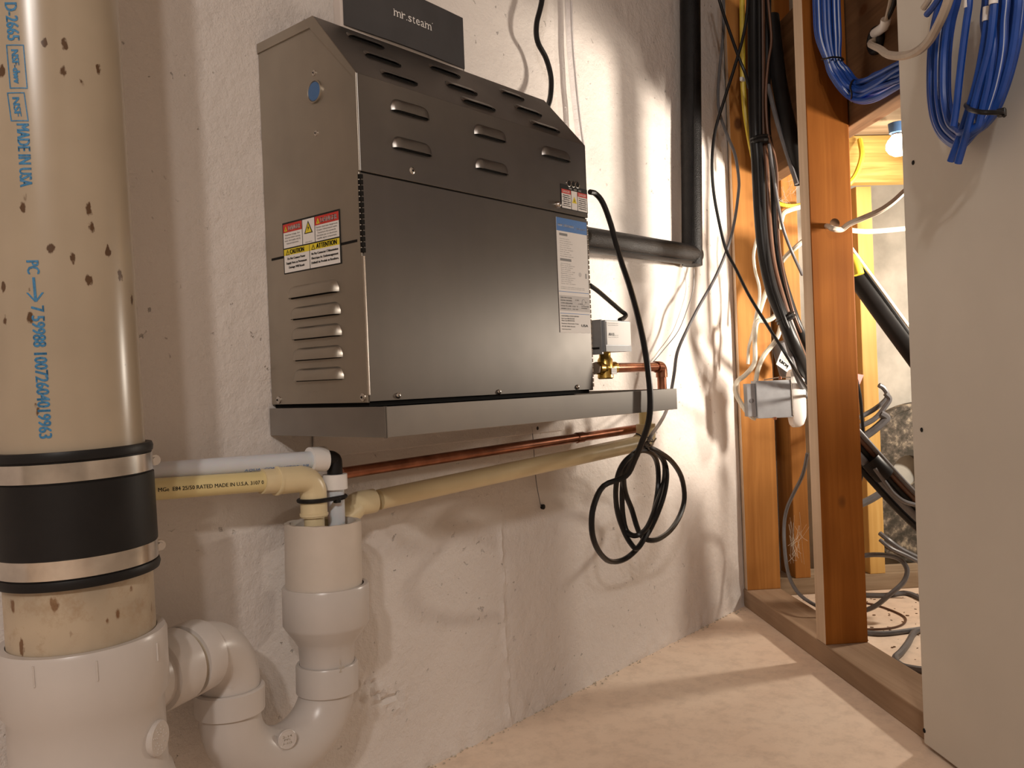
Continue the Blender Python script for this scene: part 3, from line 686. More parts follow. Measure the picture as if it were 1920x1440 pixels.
# tee fitting
bm = BM(); lathe(bm, sax(.11), axs, [(0, .0645), (.085, .0645), (.094, .0625), (.100, .0590), (.158, .0590), (.165, .0635), (.212, .0640), (.2155, .0625), (.2155, R4 + .0006)], 96, False)
tee = obj('tee_fitting', bm, 'pvc', ds, True)
bm = BM(); lathe(bm, sax(.319), axs, [(0, R4 + .0003), (.0022, R4 + .0005), (.003, R4 + .0001)], 64, False); obj('glue_line', bm, 'primer', tee, True)
for u, v0, v1 in ((40, 1255, 1295), (160, 1245, 1283), (275, 1210, 1245)):
    ph, z1 = phi_at(u, v0, .064); _, z0 = phi_at(u, v1, .064)
    bm = BM(); r_ = .0642; a = sax(z1) + V((math.cos(ph), math.sin(ph), 0)) * r_; b = sax(z0) + V((math.cos(ph), math.sin(ph), 0)) * r_; tube(bm, [a, b], .0009, 6, 1); obj('alignment_mark', bm, 'pvc', tee, True)
ph, z_ = phi_at(275, 1392, .060); nr = V((math.cos(ph), math.sin(ph), 0)); c = sax(z_) + nr * .0555
bm = BM(); lathe(bm, c, nr, [(0, .0145), (.0052, .0145), (.0064, .0135), (.0062, .001)], 32); cap = obj('moulded_boss', bm, 'pvc', tee, True)
bm = BM(); tx = V((-nr.y, nr.x, 0)).normalized(); fb = flatfn(c + nr * .0066, tx, (0, 0, 1))
for k in range(26):
    a = k * .7; rr = .004 + .0003 * k; p = c + nr * .0062 + tx * math.cos(a) * rr + V((0, 0, 1)) * math.sin(a) * rr
    bmesh.ops.create_icosphere(bm, subdivisions=1, radius=.0008, matrix=Matrix.Translation(p))
obj('moulded_marks', bm, 'pvc', cap, True)

# ------------------------------------------------------------------ trap assembly
tr = thing('standpipe_trap', 'white plastic standpipe with P-trap bending left to the drain stack', 'pipe', (.581, .79, .11))
TX, TY = .5815, .79; r2_ = .0290
sx_ = lambda z: V((TX + (z - .3) * .03 * 0 + .002, TY, z))
sa = V((.028, 0, 1)).normalized()
bm = BM(); lathe(bm, V((TX, TY, .262)), sa, [(0, .0425), (.108, .0425), (.1085, .0420), (.1082, .0372), (.108, .0368), (.0, .0368)], 64, False)
for v in bm.verts:
    if v.co.z > .36: v.co.z += .0012 * noise.noise(V((v.co.x * 120, v.co.y * 120, 0)))
obj('standpipe', bm, 'pvc_std', tr, True)
bm = BM(); lathe(bm, V((TX, TY, .180)), sa, [(0, .0292), (.034, .0302), (.052, .0312), (.060, .036), (.073, .0455), (.077, .0478), (.117, .0482), (.1195, .0470), (.1195, .0426)], 64, False)
red = obj('reducer_coupling', bm, 'pvc', tr, True)
bm = BM(); lathe(bm, V((TX, TY, .180)), sa, [(0, .0290), (.0, .0335), (.001, .0345), (.030, .0345), (.032, .0335), (.032, .0305)], 64, False)
hb = obj('trap_hub', bm, 'pvc', tr, True)
# U bend
RX = .4605; cx_ = (TX + RX) / 2; rad = (TX - RX) / 2; zc = .200
pts = [V((TX, TY, .205)), V((TX, TY, .19))]
pts += [V((cx_ + rad * math.cos(a), TY, zc - .01 + (rad - .002) * math.sin(a))) for a in [-(k / 14) * math.pi for k in range(0, 15)]]
pts += [V((RX, TY, .205))]
bm = BM(); tube(bm, pts, .0302, 48, 2); ub_ = obj('trap_bend', bm, 'pvc', tr, True)
bm = BM(); lathe(bm, V((RX, TY, .195)), (0, 0, 1), [(0, .0300), (.001, .0345), (.024, .0350), (.0255, .0335), (.0255, .0305)], 48, False); obj('trap_hub', bm, 'pvc', tr, True)
# elbow up and over to the stack
dirn = V((.296 - RX, .73 - TY, 0)).normalized(); ez = .266; er = .040
pts = [V((RX, TY, .205)), V((RX, TY, ez - er))]
pts += [V((RX, TY, ez - er)) + dirn * er * (1 - math.cos(a)) + V((0, 0, 1)) * er * math.sin(a) for a in [k / 10 * math.pi / 2 for k in range(1, 11)]]
pts += [pts[-1] + dirn * .02]
bm = BM(); tube(bm, pts, .0302, 48, 2); obj('elbow', bm, 'pvc', tr, True)
e0 = V((RX, TY, ez)) + dirn * (er + .002)
def run(a, prof, name, mat='pvc'):
    bm = BM(); lathe(bm, e0 + dirn * a, dirn, prof, 48, False); return obj(name, bm, mat, tr, True)
run(-.002, [(0, .0303), (.001, .0345), (.022, .0350), (.0235, .034), (.0235, .0302)], 'elbow_hub')
run(.018, [(0, .0303), (.020, .0303)], 'glue_ring', 'primer')
hh = run(.028, [(0, .0303), (0, .0335), (.0012, .0348), (.030, .0348), (.032, .034), (.034, .0295)], 'branch_hub')
for k in range(5):
    a = -1.2 + k * .55; up_ = V((0, 0, 1)); sd = dirn.cross(up_)
    p = e0 + dirn * .036 + (sd * math.cos(a) + up_ * math.sin(a)) * .0349 * 1
    bm = BM(); tube(bm, [p, p + dirn * .009], .0007, 6, 1); obj('alignment_mark', bm, 'pvc', hh, True)
run(.056, [(0, .0300), (.06, .0310)], 'branch_neck')
# embossed marks on bend
c = W(538, 1388, 0); 
def onplane(u, v, y): d = ray(u, v); return CAM + d * (y / d.y)
c = onplane(538, 1386, TY - .0265); c.y = TY - .0265; nr = (CAM - c); nr = V((-.25, -1, .12)).normalized()
bm = BM(); lathe(bm, c, nr, [(-.003, .0100), (.0016, .0100), (.0022, .0092), (.0018, .0088), (.0018, .0005)], 28, False); eb = obj('moulded_badge', bm, 'pvc', tr, True)
bm = BM(); ex = nr.cross(V((0, 0, 1))).normalized() * -1; ey = nr.cross(ex) * 1
if ey.z < 0: ey = -ey
if ex.dot(V((1, 0, 0))) < 0: ex = -ex
fb = flatfn(c + nr * .0021, ex, ey)
text(bm, '2-14', fb, 0, .002, .0022, .010, 'C', .0001); text(bm, 'PVC', fb, 0, -.001, .002, .007, 'C', .0001); text(bm, '1-1/2', fb, 0, -.0045, .002, .009, 'C', .0001); obj('moulded_marks', bm, 'primer', eb)
bm = BM()
def cyl_text(bm, s, u, v, R, h, w, cx=TX):
    c0 = onplane(u, v, TY - R); z0 = c0.z; a0 = math.asin(max(-1, min(1, (c0.x - cx) / R)))
    f = lambda x, y: V((cx + math.sin(a0 + x / R) * (R + .0003), TY - math.cos(a0 + x / R) * (R + .0003), z0 + y))
    text(bm, s, f, 0, 0, h, w, 'L', .00015); return f
f = cyl_text(bm, '2"', 637, 1262, .0347, .006, .006, TX + .001); rect(bm, f, .001, .009, .0018, .015)
obj('moulded_marks', bm, 'primer', hb)

# ------------------------------------------------------------------ small pipes into the standpipe
yp = thing('yellow_drain_pipe', 'slim yellow plastic pipe running behind the drain stack into the standpipe', 'pipe', (.56, .76, .36))
pA = onplane(190, 925, .805); pB = onplane(512, 901, .775); pC = V((.5665, .772, .4265))
cA = onplane(560, 900, .787)
pipe_end = onplane(490, 903, .79)
bm = BM(); tube(bm, [pA, pipe_end + (pipe_end - pA).normalized() * .01], .0108, 24, 1); yy = obj('pipe', bm, 'cpvc_y', yp, True)
vx = onplane(588, 940, .787)
zt_ = cA.z
bm = BM(); r_ = .0135
hd = (cA - pipe_end).normalized()
bm2 = [pipe_end, pipe_end + hd * .020]
tube(bm, [pipe_end, pipe_end + hd * .018], .0132, 24, 1); obj('socket', bm, 'cpvc', yp, True)
top = V((vx.x, .787, zt_))
a0 = pipe_end + hd * .016
bm = BM(); tube(bm, [a0, a0.lerp(top, .45), top + (a0 - top).normalized() * .016 + V((0, 0, .0)), top + (a0 - top).normalized() * .007 + V((0, 0, -.003)), top + (a0 - top).normalized() * .002 + V((0, 0, -.009)), top + V((0, 0, -.018)), top + V((0, 0, -.043))], .0148, 28, 6); el = obj('elbow', bm, 'cpvc', yp, True)
for p_, ax_ in ((a0, hd), (top + V((0, 0, -.042)), V((0, 0, 1)))):
    bm = BM(); lathe(bm, p_, ax_, [(0, .0150), (.0005, .0158), (.003, .0158), (.0035, .0150)], 28); obj('collar', bm, 'cpvc', el, True)
bm = BM(); tube(bm, [top + V((0, 0, -.03)), top + V((0, 0, -.09))], .0112, 24, 1); obj('pipe', bm, 'cpvc', yp, True)
bm = BM(); pd = (pipe_end - pA).normalized(); upv = V((0, 0, 1)); q0 = onplane(300, 921, .80 - .0095)
s0 = pA + pd * ((q0 - pA).dot(pd)); side = pd.cross(upv).normalized()
if side.y > 0: side = -side
def ft(x, y):
    a = y / .0108 - .15; return s0 + pd * x + (side * math.cos(a) + upv * math.sin(a)) * .01105
text(bm, 'MGe  E84 25/50 RATED MADE IN U.S.A. 3107 0', ft, -.002, 0, .0038, (pipe_end - s0).dot(pd) - .001, 'L', .0001); obj('printed_lettering', bm, 'ink', yy)

pex = thing('white_tube', 'translucent white tube with black elbow above the yellow pipe', 'tube', (.60, .79, .36))
qA = onplane(190, 893, .818); qB = onplane(585, 862, .792)
bm = BM(); tube(bm, [qA, qB], .0098, 24, 1); pt = obj('tube', bm, 'pex', pex, True)
qd = (qB - qA).normalized()
bm = BM(); tube(bm, [qB - qd * .003, qB + qd * .016], .0142, 24, 1); obj('grip_ring', bm, 'white_plastic', pex, True)
cor = onplane(627, 866, .790); vz = V((0, 0, -1)); st_ = qB + qd * .014
cor = V((cor.x, .790, st_.z))
hx = (cor - st_).normalized()
bm = BM(); tube(bm, [st_, cor - hx * .007, cor - hx * .002 + vz * .0015, cor + vz * .005, cor + vz * .021], .0088, 20, 4); obj('black_elbow', bm, 'black', pex, True)
bm = BM(); tube(bm, [cor + vz * .019, cor + vz * .036], .0140, 24, 1); obj('grip_ring', bm, 'white_plastic', pex, True)
bm = BM(); tube(bm, [cor + vz * .03, cor + vz * .085], .0098, 24, 1); obj('tube', bm, 'pex', pex, True)
bm = BM()
qf = lambda x, y: qB - qd * .085 + qd * x + (V((0, -1, 0)) * math.cos(y / .0098 - .7) + V((0, 0, 1)) * math.sin(y / .0098 - .7)) * .0101
text(bm, 'AQUA  CONDUCTOR  3/8', qf, 0, 0, .003, .075); obj('printed_lettering', bm, 'blueprint', pt)
# cable tie
tie = thing('cable_tie', 'black cable tie binding the yellow elbow to the white tube', 'cable tie', (.58, .76, .41))
tzz = onplane(588, 937, .787).z; c1 = V((top.x, top.y, tzz)); c2 = V((cor.x, cor.y, tzz - .001)); R1, R2 = .0162, .0112
loop = []
dxy = (c2 - c1); ang = math.atan2(dxy.y, dxy.x)
for k in range(9): a = ang + math.pi / 2 + k / 8 * math.pi; loop.append(c1 + V((math.cos(a), math.sin(a), 0)) * R1)
for k in range(9): a = ang - math.pi / 2 + k / 8 * math.pi; loop.append(c2 + V((math.cos(a), math.sin(a), 0)) * R2)
bm = BM(); tube(bm, loop, .0025, 8, 2, closed=True); obj('strap', bm, 'black', tie, True)
hp = onplane(632, 938, c2.y - R2 - .002); bm = BM(); box(bm, hp - V((.0035, .003, .003)), hp + V((.0035, .003, .0035)), .001); tube(bm, [hp, hp + V((.004, 0, .0)), hp + V((.010, -.001, .001))], .0012, 6, 1); obj('lock_head', bm, 'black', tie)

cream = thing('cream_drain_pipe', 'cream plastic pipe sloping under the drip pan from standpipe to the right', 'pipe', (.9, .8, .38))
g0 = onplane(672, 945, .822); g1 = onplane(1200, 831, .752); gd = (g1 - g0).normalized()
bm = BM(); tube(bm, [g0 + gd * .03, g1], .0128, 28, 1); obj('pipe', bm, 'cpvc', cream, True)
bm = BM(); hub_end = g0 + gd * .022; inside = V((.598, .805, .355))
tube(bm, [hub_end, g0 - gd * .002, g0 - gd * .014 + V((0, -.003, -.006)), V((.605, .812, g0.z - .022)), inside], .0150, 24, 5); obj('elbow', bm, 'cpvc', cream, True)
bm = BM(); tube(bm, [g1 - gd * .004, g1 + gd * .008, g1 + gd * .014 + V((0, 0, .004)), g1 + gd * .016 + V((0, 0, .012)), g1 + gd * .016 + V((0, 0, .030))], .0158, 24, 4); obj('elbow', bm, 'cpvc', cream, True)
rt = g1 + gd * .016
bm = BM(); tube(bm, [rt + V((0, 0, .025)), V((rt.x, rt.y, PZB + .001))], .0105, 24, 1); obj('riser', bm, 'cpvc_y', cream, True)

cu = thing('copper_pipe', 'thin copper pipe running along the wall under the drip pan', 'pipe', (.9, .8, .42))
h0 = onplane(640, 888, .815); h1 = onplane(1200, 803, .775)
bm = BM(); tube(bm, [h0, h1], .0072, 20, 1); obj('pipe', bm, 'copper', cu, True)
hd_ = (h1 - h0).normalized(); bm = BM(); lathe(bm, h0.lerp(h1, .72), hd_, [(0, .0074), (.001, .0084), (.016, .0084), (.017, .0074)], 20); obj('coupling', bm, 'copper', cu, True)
bm = BM(); tube(bm, [h1, h1 + hd_ * .006, h1 + hd_ * .010 + V((0, 0, .004)), h1 + hd_ * .010 + V((0, 0, .012)), V((h1.x + .012, h1.y, PZB))], .0072, 16, 3); obj('riser', bm, 'copper', cu, True)

# ------------------------------------------------------------------ motor valve on the right of the cabinet
YV = .745
mv = thing('motor_valve', 'grey motorised valve with brass body right of the steel cabinet', 'valve', (1.02, YV, .50))
def vp(u, v, y=YV): return onplane(u, v, y)
fl, frr = vp(1134, 600, .72), vp(1181, 602, .72); zt1 = (fl.z + frr.z) / 2; zb1 = (vp(1140, 657, .72).z + vp(1186, 661, .72).z) / 2
bm = BM(); box(bm, (fl.x, .72, zb1), (frr.x, .765, zt1), .0012); act = obj('actuator_housing', bm, 'galv', mv)
bm = BM(); box(bm, (fl.x - .0005, .7192, zb1), (frr.x + .0005, .7205, zb1 + .009)); obj('housing_band', bm, 'grey_cable', act)
bm = BM(); box(bm, (fl.x + .0025, .7188, zb1 + .010), (frr.x - .001, .7198, zt1 - .002)); sl = obj('rating_sticker', bm, 'white', act)
bm = BM(); fv = flatfn((fl.x + .004, .7185, zb1 + .012), (1, 0, 0), (0, 0, 1)); text(bm, 'RU CE', fv, .004, .012, .004, .014, 'L', .0003)
for k in range(4): text(bm, 'Actuator 24V 50/60Hz 6.5W', fv, .001, .030 - k * .003 - (k > 1) * .012, .0013, .028)
obj('lettering', bm, 'grey_ink', act)
bm = BM(); box(bm, (fl.x - .004, .7245, zb1 - .004), (fl.x, .762, zt1 + .001), .0006); box(bm, (fl.x - .0045, .73, zb1 + .006), (fl.x - .0035, .75, zb1 + .009)); obj('mounting_plate', bm, 'galv', act)
for z_ in (.010,):
    bm = BM(); box(bm, (fl.x - .0048, .729, zb1 + .004), (fl.x - .004, .748, zb1 + .007)); obj('slot', bm, 'dark', act)
XV = vp(1114, 690, .745).x; X1_ = X1; X1 = XV; xb = (fl.x + frr.x) / 2 - .004
zb_ = vp(1140, 690, .745).z
bm = BM(); lathe(bm, (X1 + .001, .745, zb_), (1, 0, 0), [(0, .010), (.004, .010), (.004, .0075), (.010, .0075)], 6); obj('steel_nipple', bm, 'chrome', mv)
bm = BM(); lathe(bm, (X1 + .008, .745, zb_), (1, 0, 0), [(0, .0098), (.010, .0098), (.011, .0085), (.016, .011), (.028, .011), (.032, .0085), (.038, .0100), (.046, .0100), (.047, .008)], 24); lathe(bm, (X1 + .030, .745, zb_ - .017), (0, 0, 1), [(0, .0105), (.002, .0125), (.010, .0118), (.030, .0118), (.034, .009), (.042, .009)], 24); obj('brass_body', bm, 'brass', mv, True)
bm = BM(); box(bm, (X1 + .026, .7305, zb_ - .010), (X1 + .040, .7318, zb_ - .0), .0003); tg_ = obj('paper_tag', bm, 'white', mv)
bm = BM(); f = flatfn((X1 + .027, .7303, zb_ - .009), (1, 0, 0), (0, 0, 1)); text(bm, 'Honeywell', f, .001, .006, .0012, .010); text(bm, 'TEMP MAX 40C', f, .001, .003, .0012, .010); obj('lettering', bm, 'grey_ink', tg_)
ca = V((X1 + .05, .745, zb_)); cb = vp(1240, 690, .745); cb = V((cb.x, .745, zb_)); cc_ = V((cb.x, .745, PZB + .002))
cpp = thing('copper_elbow_pipe', 'short copper pipe with elbow dropping from the brass valve into the pan', 'pipe', ca)
bm = BM(); tube(bm, [ca, cb - V((.008, 0, 0))], .0078, 20, 1); obj('pipe', bm, 'copper', cpp, True)
bm = BM(); tube(bm, [cb - V((.018, 0, 0)), cb - V((.008, 0, 0)), cb - V((.002, 0, .002)), cb - V((0, 0, .008)), cb - V((0, 0, .018))], .0098, 20, 4); obj('elbow', bm, 'copper', cpp, True)
bm = BM(); tube(bm, [cb - V((0, 0, .010)), cc_], .0078, 20, 1); obj('drop', bm, 'copper', cpp, True)

X1 = X1_
# ------------------------------------------------------------------ insulated steam pipe
ip = thing('insulated_pipe', 'black foam insulated pipe running from the steel cabinet to a tall riser', 'pipe', (1.5, .82, .6))
ix, iy, ir = 1.556, .824, .0205
k0 = onplane(1105, 453, .775); k0 = V((X1 + .002, .775, k0.z)); kq = onplane(1297, 478, iy); k1 = V((kq.x, iy, kq.z))
bm = BM(); kd = (k1 - k0).normalized(); tube(bm, [k0, k0 + kd * .045], .0198, 28, 1); tube(bm, [k0 + kd * .046, k0 + kd * .20, k1 - kd * .03, k1 + kd * .012], .0205, 32, 4); obj('horizontal_sleeve', bm, 'foam', ip, True)
bm = BM(); tube(bm, [k1 - V((0, 0, .021)), V((ix, iy, 1.16)), V((ix + .07, iy, 2.29))], ir, 32, 1); obj('vertical_sleeve', bm, 'foam', ip, True)
bm = BM(); tube(bm, [k0 + kd * .05 + V((0, -.0145, -.0145)), k1 - kd * .02 + V((0, -.0145, -.0145))], .0012, 6, 4); obj('seam_line', bm, 'dark', ip)
bm = BM(); tube(bm, [k1 + V((-.0145, -.0145, .02)), V((ix - .0145, iy - .0145, 1.16))], .0009, 6, 1); obj('seam_line', bm, 'dark', ip)

# ------------------------------------------------------------------ cords on the wall
ZC = 3.6
def cc(pts, ox=1040, oy=700, s=3.6): return [(ox + a / s, oy + b / s) for a, b in pts]
cord = [(1106, 360, .100), (1116, 363, .100), (1130, 380, .105), (1145, 420, .11), (1163, 485, .13), (1183, 545, .16), (1201, 615, .19), (1213, 680, .208), (1219, 740, .212), (1217, 785, .210), (1207, 820, .195), (1190, 862, .17), (1173, 893, .15)]
pts = [W(u, v, o) for u, v, o in cord]
LA = [(330, 760), (262, 900), (250, 1050), (280, 1170), (340, 1250), (400, 1272), (480, 1250), (560, 1180), (640, 1060), (700, 930), (742, 800), (757, 680), (737, 590), (690, 530), (625, 508), (560, 530), (480, 590), (430, 680), (412, 800), (425, 940), (470, 1070), (515, 1150), (555, 1182), (600, 1120), (650, 1000), (685, 860), (700, 720), (692, 610), (660, 545), (600, 520), (530, 545), (475, 640), (456, 780), (458, 930), (480, 1050), (520, 1092), (570, 1088), (630, 1030), (690, 880), (735, 740), (742, 620), (705, 550), (640, 505), (560, 520), (495, 600), (466, 700), (478, 810), (520, 920), (550, 1020), (580, 1090), (630, 1125), (700, 1118), (780, 1060), (845, 960), (876, 840), (855, 700), (790, 595), (710, 535), (640, 500), (600, 480)]
for i, (u, v) in enumerate(cc(LA)): pts.append(W(u, v, .105 + .018 * math.sin(i * .9) + .03 * max(0, (1000 - v) / 200)))
bm = BM(); tube(bm, pts, .0044, 8, 4); o = obj('power_cord', bm, 'cable', None, True); tag(o, 'black power cord from cabinet side down to a hanging coil', 'cord')
tw = thing('twist_tie', 'thin wire twist tie on top of the hanging cord coil', 'tie', W(1212, 828, .16))
bm = BM(); tube(bm, [W(1192, 813, .18), W(1200, 816, .185), W(1207, 824, .185), W(1212, 833, .18), W(1217, 842, .17)], .0011, 6, 4); tube(bm, [W(1230, 822, .18), W(1225, 828, .185), W(1219, 827, .185), W(1213, 828, .185), W(1221, 836, .18)], .0011, 6, 4)
obj('wire', bm, 'cable', tw, True); tw_l = [W(1213 + 12 * math.cos(a), 829 + 9 * math.sin(a), .165 + .02 * math.sin(a * 1.0)) for a in [k * .7 for k in range(9)]]
bm = BM(); tube(bm, tw_l, .0011, 6, 3, closed=True); obj('loop', bm, 'cable', tw, True)
cable('control_cord', [W(u, v, o) for u, v, o in ((1106, 535, .09), (1120, 545, .09), (1140, 562, .085), (1163, 582, .085), (1173, 590, .09), (1170, 596, .095), (1162, 600, .1))], .0038, 'cable', 'short black cord from cabinet side to the motorised valve', 'cord')
cable('black_power_cable', [W(u, v, o) for u, v, o in ((1019, -60, .03), (1016, 0, .03), (1006, 45, .03), (1008, 78, .03), (1024, 110, .03), (1033, 145, .03), (1032, 180, .035), (1025, 205, .045), (1018, 222, .05))], .0043, 'cable', 'black cord rising from behind the cabinet top', 'cord')
ctb = thing('clear_tube', 'clear plastic tube rising along the wall behind the cabinet', 'tube', W(1080, 200, .02))
tp = [W(1064, -80, .012), W(1068, 60, .012), W(1075, 150, .014), W(1083, 225, .016), W(1092, 290, .02)]
bm = BM(); tube(bm, tp, .0065, 16, 4); obj('tube', bm, 'clear', ctb, True)
bm = BM(); tube(bm, [p + V((0, -.004, 0)) for p in tp], .0016, 6, 4); obj('stripe', bm, 'white', ctb, True)
cable('grey_wire', [W(1210, 838, .165), W(1222, 815, .17), W(1238, 792, .12), W(1250, 768, .08), W(1258, 735, .055), W(1264, 700, .05), W(1270, 660, .05), W(1288, 618, .05), W(1310, 575, .06), D(1340, 522, 1.70), D(1363, 468, 1.72), D(1376, 420, 1.73), D(1384, 365, 1.74), D(1385, 335, 1.74), D(1378, 290, 1.74), D(1364, 255, 1.74), D(1350, 215, 1.75), D(1346, 180, 1.76), D(1349, 130, 1.76), D(1356, 60, 1.77), D(1357, -40, 1.77)], .0031, 'grey_cable', 'thin grey cord climbing from the coil to the corner', 'cord')
cable('black_wire', [D(u, v, d) for u, v, d in ((1402, -40, 1.70), (1401, 20, 1.70), (1393, 70, 1.70), (1376, 130, 1.70), (1357, 190, 1.70), (1341, 245, 1.70), (1335, 300, 1.69), (1338, 360, 1.69), (1350, 425, 1.69), (1362, 470, 1.69), (1380, 505, 1.67), (1405, 555, 1.64), (1440, 612, 1.60), (1480, 675, 1.57), (1506, 718, 1.65), (1522, 745, 1.75))], .0032, 'cable', 'thin black wire crossing the corner down to the middle stud', 'wire')
cable('black_wire', [D(u, v, d) for u, v, d in ((1338, -40, 1.72), (1352, 12, 1.72), (1370, 65, 1.71), (1386, 110, 1.70), (1398, 140, 1.70), (1404, 165, 1.72))], .0032, 'cable', 'short black wire slanting into the cable bundle at the top', 'wire')
o = cable('thin_wire', [W(u, v, o) for u, v, o in ((1301, 505, .02), (1300, 540, .015), (1290, 575, .012), (1272, 620, .01), (1245, 655, .008), (1222, 682, .006))], .0009, 'grey_cable', 'hair-thin grey wire below the black foam elbow', 'wire')
o = cable('wall_wire', [W(u, v, .004) for u, v in ((997, 800), (1000, 830), (1005, 900), (1014, 950))], .0006, 'grey_cable', 'hair-thin wire down the wall between two small anchors', 'wire')
for i, (u, v) in enumerate(((1002, 803), (1014, 950))):
    bm = BM(); lathe(bm, W(u, v, -.002), (0, -1, 0), [(0, .0035), (.004, .0042), (.006, .0042), (.0065, .003)], 12); tag(obj('wall_anchor', bm, 'black', None, True), ('upper' if i == 0 else 'lower') + ' small black anchor in the white wall under the pan', 'anchor')

# ------------------------------------------------------------------ cable bundle between the first two studs
hb_ = thing('cable_bundle', 'thick bundle of black and brown cables hanging between the studs', 'cable', D(1430, 700, 1.78))
def bundle(pts, r, mat, dz=0, nm='cable'): bm = BM(); tube(bm, [D(u, v, d + dz) for u, v, d in pts], r, 12, 5); return obj(nm, bm, mat, hb_, True)
bundle([(1413, -40, 1.74), (1413, 60, 1.74), (1414, 160, 1.73), (1416, 245, 1.72), (1420, 300, 1.72), (1425, 400, 1.71), (1433, 480, 1.70), (1449, 550, 1.68), (1470, 600, 1.67), (1492, 655, 1.68), (1516, 712, 1.76)], .0125, 'cable')
bundle([(1429, -40, 1.75), (1430, 100, 1.75), (1431, 240, 1.74), (1436, 300, 1.73), (1441, 400, 1.72), (1450, 490, 1.71), (1468, 560, 1.69), (1490, 625, 1.69), (1516, 690, 1.77)], .0055, 'brown_cable', -.01)
bundle([(1438, -40, 1.75), (1438, 100, 1.75), (1437, 240, 1.75), (1449, 310, 1.75), (1452, 420, 1.74), (1462, 500, 1.73), (1480, 565, 1.72), (1500, 620, 1.72), (1520, 665, 1.79)], .0085, 'cable')
bundle([(1436, -40, 1.70), (1444, 40, 1.70), (1446, 80, 1.70), (1440, 120, 1.70), (1436, 180, 1.70), (1440, 250, 1.70), (1452, 290, 1.71), (1457, 330, 1.71), (1458, 400, 1.71), (1462, 470, 1.71), (1475, 540, 1.70), (1496, 610, 1.70), (1518, 650, 1.78)], .0026, 'brown_cable')
bundle([(1423, -40, 1.72), (1424, 100, 1.72), (1425, 250, 1.71), (1430, 330, 1.70), (1434, 430, 1.70), (1445, 520, 1.68), (1464, 580, 1.66), (1484, 632, 1.67), (1514, 700, 1.75)], .0045, 'cable')
bundle([(1442, 270, 1.70), (1450, 330, 1.70), (1462, 400, 1.70), (1472, 440, 1.71), (1488, 480, 1.72), (1504, 515, 1.76)], .0032, 'grey_cable')
bundle([(1462, 600, 1.68), (1478, 650, 1.68), (1492, 700, 1.70), (1512, 745, 1.76)], .0050, 'grey_cable')
for (u, v, w_, a) in ((1426, 262, .021, .1), (1473, 597, .021, .6)):
    c = D(u, v, 1.715 if v < 400 else 1.675); ax = (D(u + 10 * math.sin(a), v + 10, 1.71) - D(u, v, 1.71)).normalized()
    bm = BM(); lathe(bm, c - ax * .007, ax, [(0, w_ * .8), (.003, w_), (.006, w_ * .86), (.010, w_ * .98), (.014, w_ * .8)], 16); obj('tape_wrap', bm, 'cable', hb_)
hs = thing('black_hose', 'wide black hose slanting down behind the middle stud near the top', 'hose', D(1470, 300, 1.85))
bm = BM(); tube(bm, [SP(1447, 30, .060), SP(1453, 90, .060), SP(1463, 165, .058), SP(1478, 235, .05), SP(1492, 290, .055), SP(1504, 345, .07)], .0150, 16, 4); obj('hose', bm, 'cable', hs, True)
bm = BM(); tube(bm, [SP(1440, 160, .03), SP(1456, 225, .03), SP(1476, 290, .04), SP(1494, 345, .05)], .0045, 8, 4); obj('cable', bm, 'grey_cable', hs, True)
# yellow and white sheathed cables on the first stud
fl1 = None
cable('yellow_cable', [D(u, v, 1.80) for u, v in ((1391, -40), (1392, 60), (1393, 150), (1397, 210), (1406, 265), (1413, 300), (1416, 330))], .0058, 'romex_y', 'flat yellow electrical cable stapled down the first stud')
bm = BM(); box(bm, D(1392, 149, 1.793) - V((.007, .003, .004)), D(1392, 149, 1.793) + V((.007, .003, .004)), .001); tag(obj('cable_staple', bm, 'white_plastic'), 'white staple holding the flat yellow cable to the first stud', 'staple')
def s2(pts, d): return [D(1280 + a / 3.27, 380 + b / 3.27, d) for a, b in pts]
RX_ = 'white electrical cable '
cable('white_cable', s2([(460, 200), (445, 260), (435, 330), (445, 420), (468, 510), (470, 590), (450, 690), (428, 800), (405, 890), (400, 990)], 1.80), .0034, 'romex', 'thin white cable snaking down the first stud above the metal box')
cable('white_cable', s2([(600, 640), (560, 700), (510, 725), (455, 735), (442, 850), (440, 980), (385, 1055), (332, 1100), (325, 1165), (370, 1250), (420, 1310), (448, 1322)], 1.77), .0052, 'romex', 'white cable looping left round the metal junction box')
cable('white_cable', s2([(604, 740), (590, 800), (560, 860), (500, 935), (462, 1020), (448, 1100)], 1.77), .0052, 'romex', 'white cable dropping into the top of the metal junction box')
cable('white_cable', s2([(735, 238), (680, 285), (620, 345), (560, 440), (515, 540), (480, 640), (455, 730)], 1.83), .0055, 'romex', 'white cable slanting behind the black bundle above the metal box')
cable('white_cable', [BP(1462, 430, -.03), BP(1468, 402, -.03), BP(1480, 394, -.03), BP(1500, 388, -.03), BP(1520, 384, -.02)], .0058, 'romex', 'white cable bend beside yellow cable high between the studs')
cable('yellow_cable', [BP(1440, 372, -.03), BP(1455, 380, -.03), BP(1480, 386, -.03), BP(1510, 383, -.02)], .0045, 'romex_y', 'yellow cable end crossing high between the studs')
